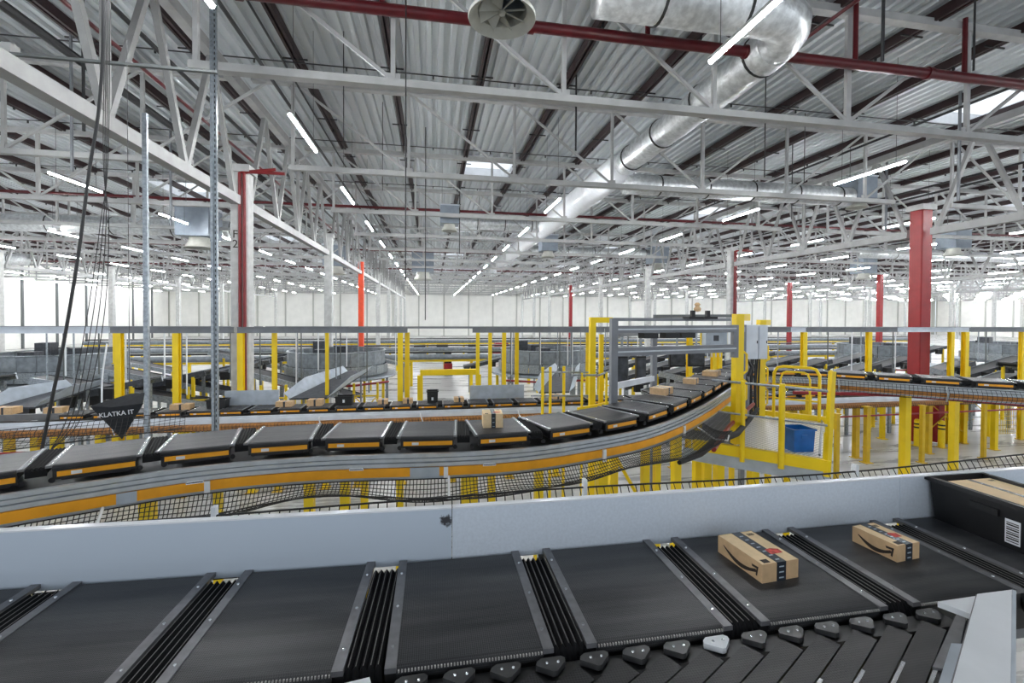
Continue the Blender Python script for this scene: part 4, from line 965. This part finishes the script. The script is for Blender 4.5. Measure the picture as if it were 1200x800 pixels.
# black scanner panels hanging below the gantry
for i, (px_, py_, hw) in enumerate(((3.72, 8.5, .11), (4.12, 8.5, .10), (6.3, 10.9, .22), (6.85, 10.9, .22))):
    p = Vector((px_, py_, 0)); o = MB().box(p.x-hw, p.x+hw, p.y-.04, p.y+.04, 3.80, 4.32).build('scanner_panel', 'black_plastic', t); MB().box(p.x-hw*.9, p.x+hw*.9, p.y-.055, p.y-.04, 3.84, 4.28).build('face', 'dark_gear', o)
    MB().bar((p.x, p.y, 4.3), (p.x, p.y, 4.85), .04).build('hanger', 'galvanised', o)
# control box and cabinets
t = thing('control_box', 'small yellow edged control box with dark display on the gantry', 'box', (5.9, 9.1, 4.4)); MB().box(5.72, 6.22, 8.75, 8.9, 4.42, 4.83).build('housing', 'plate_grey', t); MB().box(5.70, 6.24, 8.9, 8.93, 4.40, 4.85).build('backing_plate', 'yellow', t); MB().box(5.90, 6.02, 8.74, 8.75, 4.60, 4.72).build('display', 'screen_dark', t)
g = MB()
for k in range(4): g.tube([(5.80+.1*k, 8.82, 4.42), (5.81+.1*k, 8.82, 4.25)], .012, 6)
g.build('cables', 'white_paint', t)
for i, (x0, x1, y_, z0, z1, lb) in enumerate(((6.68, 6.97, 8.75, 4.20, 4.94, 'tall pale electrical cabinet, left one on the gantry'), (6.99, 7.20, 8.75, 4.20, 4.94, 'tall pale electrical cabinet, right one on the gantry'), (6.40, 6.58, 8.75, 4.47, 4.78, 'small pale box beside the tall cabinets'))):
    o = thing('electrical_cabinet', lb, 'cabinet', (x0, y_, z0), 'pale electrical cabinets'); MB().box(x0, x1, y_, y_+.22, z0, z1).build('body', 'beam_pale', o); MB().box(x0+.01, x1-.01, y_-.008, y_, z0+.01, z1-.01).build('door', 'beam_pale', o); MB().box(x1-.04, x1-.025, y_-.02, y_-.008, (z0+z1)/2-.03, (z0+z1)/2+.03).build('latch', 'black_plastic', o)
o = thing('cable_riser', 'grey pipe and black cable bundle rising below the tall cabinets', 'pipe', (6.75, 8.8, 2.9)); MB().tube([(6.78, 8.85, 2.9), (6.78, 8.85, 4.2)], .06, 10).build('conduit_pipe', 'beam_grey', o, smooth=True)
for k in range(5): MB().tube([(6.9+.05*k, 8.88, 2.95), (6.88+.05*k, 8.86+.03*(k % 2), 3.6), (6.9+.05*k, 8.86, 4.2)], .02, 6).build('cable', 'cable_black', o)
MB().tube([(6.62, 8.6, 3.7), (6.55, 8.6, 3.85), (6.5, 8.6, 4.05), (6.6, 8.6, 4.2), (6.7, 8.6, 4.05), (6.62, 8.6, 3.85)], .035, 8).build('cable_loop', 'cable_black', o)

# ------------------------------------------------------------------ poles, cables and pennant at the left
o = thing('strut_pole', 'thin galvanised pole nearer the left edge', 'pole', (-5.5, 9.95, 0), 'galvanised strut poles'); MB().box(-5.545, -5.465, 9.9, 9.96, .01, 9.0).build('strut', 'galvanised', o); MB().box(-5.62, -5.39, 9.84, 10.06, 0, .02).build('foot_plate', 'galvanised', o)
o = thing('strut_pole', 'thicker galvanised perforated pole in front of the concrete column', 'pole', (-4.0, 9.3, 0), 'galvanised strut poles'); MB().box(-4.045, -4.0, 9.21, 9.29, .01, 12.4).box(-4.0, -3.945, 9.24, 9.29, .01, 12.4).build('strut', 'galvanised', o); MB().box(-4.12, -3.88, 9.14, 9.38, 0, .02).build('foot_plate', 'galvanised', o)
g = MB()
for k in range(80): z_ = 3+k*.1; g.box(-3.982, -3.966, 9.236, 9.240, z_, z_+.05)
g.build('holes', 'rubber', o)['kind'] = 'stuff'
def cable(pts, r_, label, mt='cable_black', grp='black cables hanging at the left'):
    o = MB().tube(spline3(pts), r_, 8).build('hanging_cable', mt, loc=pts[0], smooth=True); tag(o, label, 'cable', grp)
def spline3(pts):
    P = [Vector(p) for p in pts]; P = [2*P[0]-P[1]]+P+[2*P[-1]-P[-2]]; out = []
    for i in range(1, len(P)-2):
        a, b_, c, d = P[i-1:i+3]
        for k in range(6):
            t_ = k/6; out.append(.5*((2*b_)+(c-a)*t_+(2*a-5*b_+4*c-d)*t_*t_+(3*b_-a-3*c+d)*t_**3))
    out.append(P[-2]); return out
cable([(-3.72, 6, 12.4), (-3.74, 6, 8.73), (-3.79, 6, 7.56), (-3.90, 6, 6.77), (-4.02, 6, 5.78), (-4.17, 6, 4.8), (-4.30, 6, 4.11), (-4.42, 6, 3.45)], .017, 'thick black cable hanging from the roof at the left')
for i in range(4):
    cable([(-3.78-.04*i, 6.2+.1*i, 12.3), (-3.82-.02*i, 6.2, 7.4), (-3.92+.03*i, 6.2, 6.2), (-4.08+.06*i, 6.2, 5.0), (-4.28+.05*i, 6.2, 3.9), (-4.40, 6.1, 3.5)], .0045, 'thin black cord beside the thick cable, %s from the left' % nth(i+1))
o = MB().box(-6.3, -3.4, 7.97, 8.03, 8.96, 9.0).build('cable_tray', 'wall_steel', loc=(-6, 8, 9)); tag(o, 'dark horizontal cable channel meeting the thick black cable', 'channel')
cable([(-7.6, 12.2, 4.4), (-7.7, 12.2, 3.6), (-7.72, 12.2, 2.75)], .018, 'white cord hanging down to the left black tote', 'white_paint', 'white cords')
# pennant bag
o = thing('black_pennant', 'black triangular cloth pennant lettered KLATKA IT, hanging over the sorter', 'pennant', (-4.25, 7.0, 3.4))
A, B_, C_, D_ = Vector((-4.57, 7.0, 3.865)), Vector((-3.93, 7.0, 3.885)), Vector((-4.19, 7.0, 3.40)), Vector((-4.22, 7.22, 3.99))
mid = (A+B_)/2
MB().extrude([A, Vector((-4.3, 6.97, 3.85)), B_, C_], (0, .012, 0)).build('front_flap', 'cloth_black', o)
MB().add([A, Vector((-4.3, 6.97, 3.85)), B_, Vector((-4.02, 7.2, 4.0)), D_, Vector((-4.38, 7.2, 3.93))], [(0,1,4,5),(1,2,3,4)]).build('top_fold', 'cloth_black', o)
for p in (A, B_, D_): MB().tube([p, (p.x, p.y+.0, 8.95 if p is D_ else p.z+.01)], .004, 4).build('cord', 'cable_black', o)
cu = bpy.data.curves.new('lettering', 'FONT'); cu.body = 'KLATKA IT'; cu.size = .085; cu.extrude = .001; cu.align_x = 'CENTER'; cu.space_character = 1.02; cu.offset = .0015
tmp = bpy.data.objects.new('lettering', cu); COL.objects.link(tmp); me = bpy.data.meshes.new_from_object(tmp.evaluated_get(bpy.context.evaluated_depsgraph_get())); bpy.data.objects.remove(tmp)
me.materials.clear(); me.materials.append(M('lettering')); l = bpy.data.objects.new('lettering', me); COL.objects.link(l); l.parent = o; l.location = (.025, -.042, .335); l.rotation_euler = (R(90), R(-6), 0)

# ------------------------------------------------------------------ parcels and totes
def face_curve(pts, w, y, th=.0012):      # flat curve in the (u,z) plane, list of ((u,z),width factor)
    g = MB(); L, Rr = [], []
    for i, (u, z, k) in enumerate(pts):
        a, b_ = pts[max(i-1, 0)], pts[min(i+1, len(pts)-1)]; d = Vector((b_[0]-a[0], b_[1]-a[1])).normalized(); n_ = Vector((-d.y, d.x))*w*k/2
        L.append((u+n_.x, z+n_.y)); Rr.append((u-n_.x, z-n_.y))
    return L, Rr
def parcel(name, label, c, L, Wd, H, rz, arrow=False, red=True, tape=.056, detail=True, group=None, kraft='kraft'):
    """long side along local y, short front face toward -y"""
    t = thing(name, label, 'parcel', c, group); t.rotation_euler = (0, 0, rz); LOC[t] = Vector((0, 0, 0))
    x, y = Wd/2, L/2
    MB().box(-x, x, -y, y, 0, H).build('carton', kraft, t)
    e = .0012; tw = tape/2; tx = x*.05
    tp = MB().box(tx-tw, tx+tw, -y-e, y+e, H, H+e).box(tx-tw, tx+tw, -y-e, -y, 0.0, H).build('tape', 'tape', t)
    if detail:
        MB().box(-x+.003, tx-tw-.002, -y+.003, y-.003, H, H+.0006).box(tx+tw+.002, x-.003, -y+.003, y-.003, H, H+.0006).build('lid_flaps', 'kraft_light', t)
        g = MB()
        for k in range(7):
            yy = -y+.02+k*(2*y-.03)/7; g.box(tx-tw*.45, tx+tw*.35, yy, yy+.008, H+e, H+e+.0005)
        for k in range(3): zz = .012+k*H*.3; g.box(tx-tw*.5, tx+tw*.5, -y-e-.0006, -y-e, zz, zz+.006)
        g.build('tape_print', 'ink_light', tp)
        g = MB().box(-x+.02, -x+.06, -y+.01, -y+.04, H+.0007, H+.0012)
        for k in range(4): g.box(x-.06, x-.02, y-.03-.006*k, y-.027-.006*k, H+.0007, H+.0012)
        g.build('printed_mark', 'ink', t)
        if red: MB().prism([(tx+tw-.02, -y+.07), (x-.025, -y+.07), (x-.02, -y+.105), (x-.06, -y+.12), (tx+tw-.02, -y+.115)], H+e+.0006, H+e+.0012).build('red_sticker', 'label_red', t)
    if arrow:
        pts = []
        for i in range(13):
            s = i/12; pts.append((y*.72-s*2*y*.74, H*.66-H*.42*math.sin(math.pi*min(1, s*.93+.02)*.98)-s*H*.08, .35+1.3*math.sin(math.pi*min(.8, s))))
        Lr, Rr = face_curve(pts, .014, 0)
        g = MB(); vs = [(-x-.001, u, z) for u, z in Lr+Rr]; n_ = len(Lr); g.add(vs, [(i, i+1, n_+i+1, n_+i) for i in range(n_-1)])
        u, z = pts[-1][0], pts[-1][1]
        g.add([(-x-.001, u+.030, z+.020), (-x-.001, u-.014, z+.024), (-x-.001, u-.006, z-.026), (-x-.001, u+.003, z-.022), (-x-.001, u-.0015, z+.011), (-x-.001, u+.026, z+.009)], [(0,1,4,5),(1,2,3,4)])
        g.build('arrow_smile_print', 'ink', t)
    return t
parcel('parcel_box', 'larger brown parcel with curved arrow print on the front sorter', (1.69, 2.115, ZBELT), .31, .22, .092, R(5), True)
parcel('parcel_box', 'smaller brown parcel with curved arrow print, right of the larger one', (2.515, 2.13, ZBELT), .24, .165, .088, R(6), True, tape=.05)
# big black tote on the front sorter
bt = tote('black_tote', 'big black plastic tote with a carton inside at the right edge', (3.42, 2.13, ZBELT), .60, .42, .27, R(90), 'black_plastic')
pb = parcel('carton', 'flat brown carton lying inside the big black tote', (3.43, 2.12, ZBELT+.17), .50, .36, .085, 0, False, False, tape=.03)
lab = MB()
for k in range(13): lab.box(.17, .23, .204, .2045, .045+.009*k, .045+.009*k+.004)
LOC[bt] = Vector((0, 0, 0))
lb_ = MB().box(.165, .235, .2035, .2042, .035, .17).build('white_label', 'label_white', bt); lab2 = MB()
for o_ in (lb_,): o_.location = (-.33, -.0, 0)
bars = MB()
for k in range(9): bars.box(.172, .228, .2043, .2049, .045+.013*k, .045+.013*k+.005+.003*(k % 2))
bb = bars.build('bar_print', 'ink', lb_)
# parcels on the curved sorter
parcel('parcel_box', 'small brown carton with dark tape riding the curved sorter centre', (.70, 5.32, ZBELT), .26, .23, .16, R(-3), tape=.05, kraft='kraft_light')
parcel('parcel_box', 'brown carton with curved arrow on the curved sorter near the gantry', (3.80, 7.05, ZBELT), .26, .36, .11, R(40), red=False)
parcel('parcel_box', 'small brown carton further along under the gantry', (4.95, 8.05, ZBELT), .22, .26, .10, R(42), red=False)
parcel('parcel_box', 'dark brown carton at the far end under the gantry', (6.1, 9.1, ZBELT), .3, .45, .10, R(45), red=False)
# parcels and totes on the lower sorter
low = [(-11.3, 'p', .5, 'leftmost'), (-10.15, 'p', .42, 'second'), (-7.05, 'p', .5, 'third'), (-4.30, 'p', .45, 'fourth'), (-3.45, 'p', .42, 'fifth'), (-1.5, 'p', .3, 'sixth'), (-.75, 'p', .3, 'seventh'), (.82, 'p', .3, 'eighth'), (4.0, 'p', .25, 'ninth')]
for X, _, w, nm in low:
    parcel('parcel_box', 'brown parcel on the lower sorter, %s parcel from the left edge' % ('first' if nm == 'leftmost' else nm), (X, 14.33, ZL), .3, w, .13+.06*(w > .4)*random.random(), random.uniform(-.15, .15), red=False, detail=False, group='parcels on the lower sorter')
for X, w, h, lb in ((-8.75, .5, .28, 'black tote on the lower sorter left of the pennant'), (-6.12, .5, .26, 'black tote just left of the thicker galvanised pole'), (-2.62, .5, .26, 'black tote behind the lower sorter below the left ring'), (.0, .34, .36, 'black tote standing in front of the bright centre gap')):
    q = tote('black_tote', lb, (X, 14.35, ZL), w, .34, h, 0, 'black_plastic', 'black totes on the lower sorter')
    MB().box(-.03, .03, -.19, -.185, .08, .17).build('white_label', 'label_white', q)

# ------------------------------------------------------------------ spur conveyor (narrow belts meeting the front sorter)
t = thing('spur_conveyor', 'black spur conveyor of narrow belts merging into the front sorter', 'conveyor', (1.2, 1.5, 3.6))
dr = Vector((math.cos(R(29)), math.sin(R(29)), 0)); nr = Vector((-dr.y, dr.x, 0)); zb_ = 3.80
for k in range(-2, 12):
    nx = .276+.1745*k if k else .276
    q = Vector((nx, 1.655, 0))                                   # nose point
    e0 = q+Vector((.055, -.055, 0))+dr*.05; L = 1.95; wv = .1745*math.sin(R(29))-.006
    a = e0; b_ = e0-dr*L; mid_ = nr*(-wv/2)
    c = [a-nr*wv*.5, b_-nr*wv*.5]
    ob = MB().loft([[c[0]+nr*wv/2+Vector((0,0,zb_-.035)), c[0]+nr*wv/2+Vector((0,0,zb_)), c[0]-nr*wv/2+Vector((0,0,zb_)), c[0]-nr*wv/2+Vector((0,0,zb_-.035))],
                    [c[1]+nr*wv/2+Vector((0,0,zb_-.035)), c[1]+nr*wv/2+Vector((0,0,zb_)), c[1]-nr*wv/2+Vector((0,0,zb_)), c[1]-nr*wv/2+Vector((0,0,zb_-.035))]]).build('strip_belt', 'belt_strip', t)
    # nose bracket : rounded plate with two bolts
    pc = q+Vector((.0, .0, 0))
    pts = [(pc.x-.062, pc.y-.005), (pc.x-.055, pc.y+.012), (pc.x-.035, pc.y+.026), (pc.x+.045, pc.y+.028), (pc.x+.058, pc.y+.016), (pc.x+.055, pc.y+.0), (pc.x+.012, pc.y-.042), (pc.x-.004, pc.y-.044)]
    nb = MB().prism(pts, zb_-.018, zb_+.004).build('nose_bracket', 'white_paint' if k == 5 else 'nose_black', t)
    if k == 5: nb['label'] = 'pale cover plate'
    for dx in (-.018, .026): MB().lathe([(.001, .004), (.0045, .003), (.006, 0)], (pc.x+dx, pc.y, zb_+.004), 8).build('bolt', 'steel_bolt', nb)
    MB().bar((pc.x-.05, pc.y-.016, zb_-.03), (pc.x-.012, pc.y-.046, zb_-.03), .004, .006).build('bracket_edge', 'brown_strip', nb)
    p0 = e0-dr*(.36+.02*(11-k))-nr*.007; MB().bar((p0.x, p0.y, zb_+.001), (p0.x-dr.x*.4, p0.y-dr.y*.4, zb_+.001), .012, .006).build('edge_strip', 'steel_bolt', t)
MB().box(-.6, 2.3, 1.60, 1.685, 3.60, 3.775).build('front_frame', 'rubber', t)
for X, Y in ((.0, 1.4), (2.0, 1.3), (.3, .75)): MB().box(X-.04, X+.04, Y-.04, Y+.04, 0, 3.74).build('leg', 'yellow', t)
# end cheek of the spur: grey
p = Vector((2.33, 1.62, 0)); MB().prism([(p.x-.03, p.y), (p.x+.03, p.y), (p.x+.03-dr.x*.5, p.y-dr.y*.5-.02), (p.x-.03-dr.x*.5, p.y-dr.y*.5+.01)], 3.62, 3.81).build('end_cheek', 'carrier_rail', t)
p = Vector((2.08, 1.44, 0)); MB().prism([(p.x-.03, p.y+.02), (p.x+.05, p.y+.0), (p.x+.05-dr.x*.6, p.y-dr.y*.6-.02), (p.x-.03-dr.x*.6, p.y-dr.y*.6+.01)], 3.62, 3.825).build('end_block', 'plate_grey', t)
# white sheet guide and roller conveyor
t = thing('sheet_guide', 'white folded sheet guide at the lower right corner', 'guide', (2.3, 1.5, 3.85))
MB().prism([(2.39, 1.605), (2.585, 1.605), (1.92, 1.19), (1.40, .87), (1.21, .92), (1.73, 1.225)], 3.878, 3.90).build('top_sheet', 'white_paint', t)
MB().prism([(2.17, 1.60), (2.385, 1.605), (2.22, 1.505)], 3.868, 3.892).build('wedge_sheet', 'white_paint', t)
MB().bar((2.59, 1.60, 3.82), (1.41, .865, 3.82), .012, .16).build('side_flange', 'plate_grey', t)
MB().bar((2.385, 1.60, 3.80), (1.2, .92, 3.80), .01, .2).build('inner_flange', 'carrier_rail', t)
t = thing('roller_conveyor', 'silver roller conveyor with an orange roller at the lower right corner', 'conveyor', (2.8, 1.4, 3.7))
rd = Vector((.85, -.53, 0))
for k in range(17):
    q = Vector((2.62, 1.56, 0))-dr*(.075*k)+Vector((.02, -.02, 0)); e_ = q+Vector((.9, 0, 0))
    ob = MB().tube([(q.x, q.y, 3.78), (e_.x, e_.y-.0, 3.78)], .028, 14).build('roller', 'orange_strip' if k in (4, 5) else 'galvanised', t, smooth=True)
    if k in (4, 5): ob['label'] = 'orange roller'
MB().bar((2.63, 1.55, 3.74), (1.4, .87, 3.74), .02, .1).build('side_frame', 'aluminium', t)
MB().bar((3.55, 1.55, 3.76), (2.3, .85, 3.76), .02, .14).build('side_frame', 'aluminium', t)
for X, Y in ((2.5, 1.38), (3.3, 1.3)): MB().box(X-.03, X+.03, Y-.03, Y+.03, 0, 3.7).build('leg', 'yellow', t)
g = MB()
for k in range(10):
    q = Vector((2.36, 1.50, 0))-dr*(.09*k); g.tube([(q.x-.08, q.y, 3.76), (q.x+.02, q.y-.01, 3.76)], .018, 10)
g.build('idler_rollers', 'galvanised', t, smooth=True)['kind'] = 'stuff'
# white sheet corner at the lower left of the spur
o = MB().prism([(-.62, 1.60), (-.22, 1.665), (-.20, 1.60), (-.2, 1.2), (-.7, 1.2)], 3.79, 3.83).build('corner_sheet', 'white_paint', loc=(-.4, 1.5, 3.79)); tag(o, 'white sheet corner at the bottom edge, left of the spur belts', 'sheet')
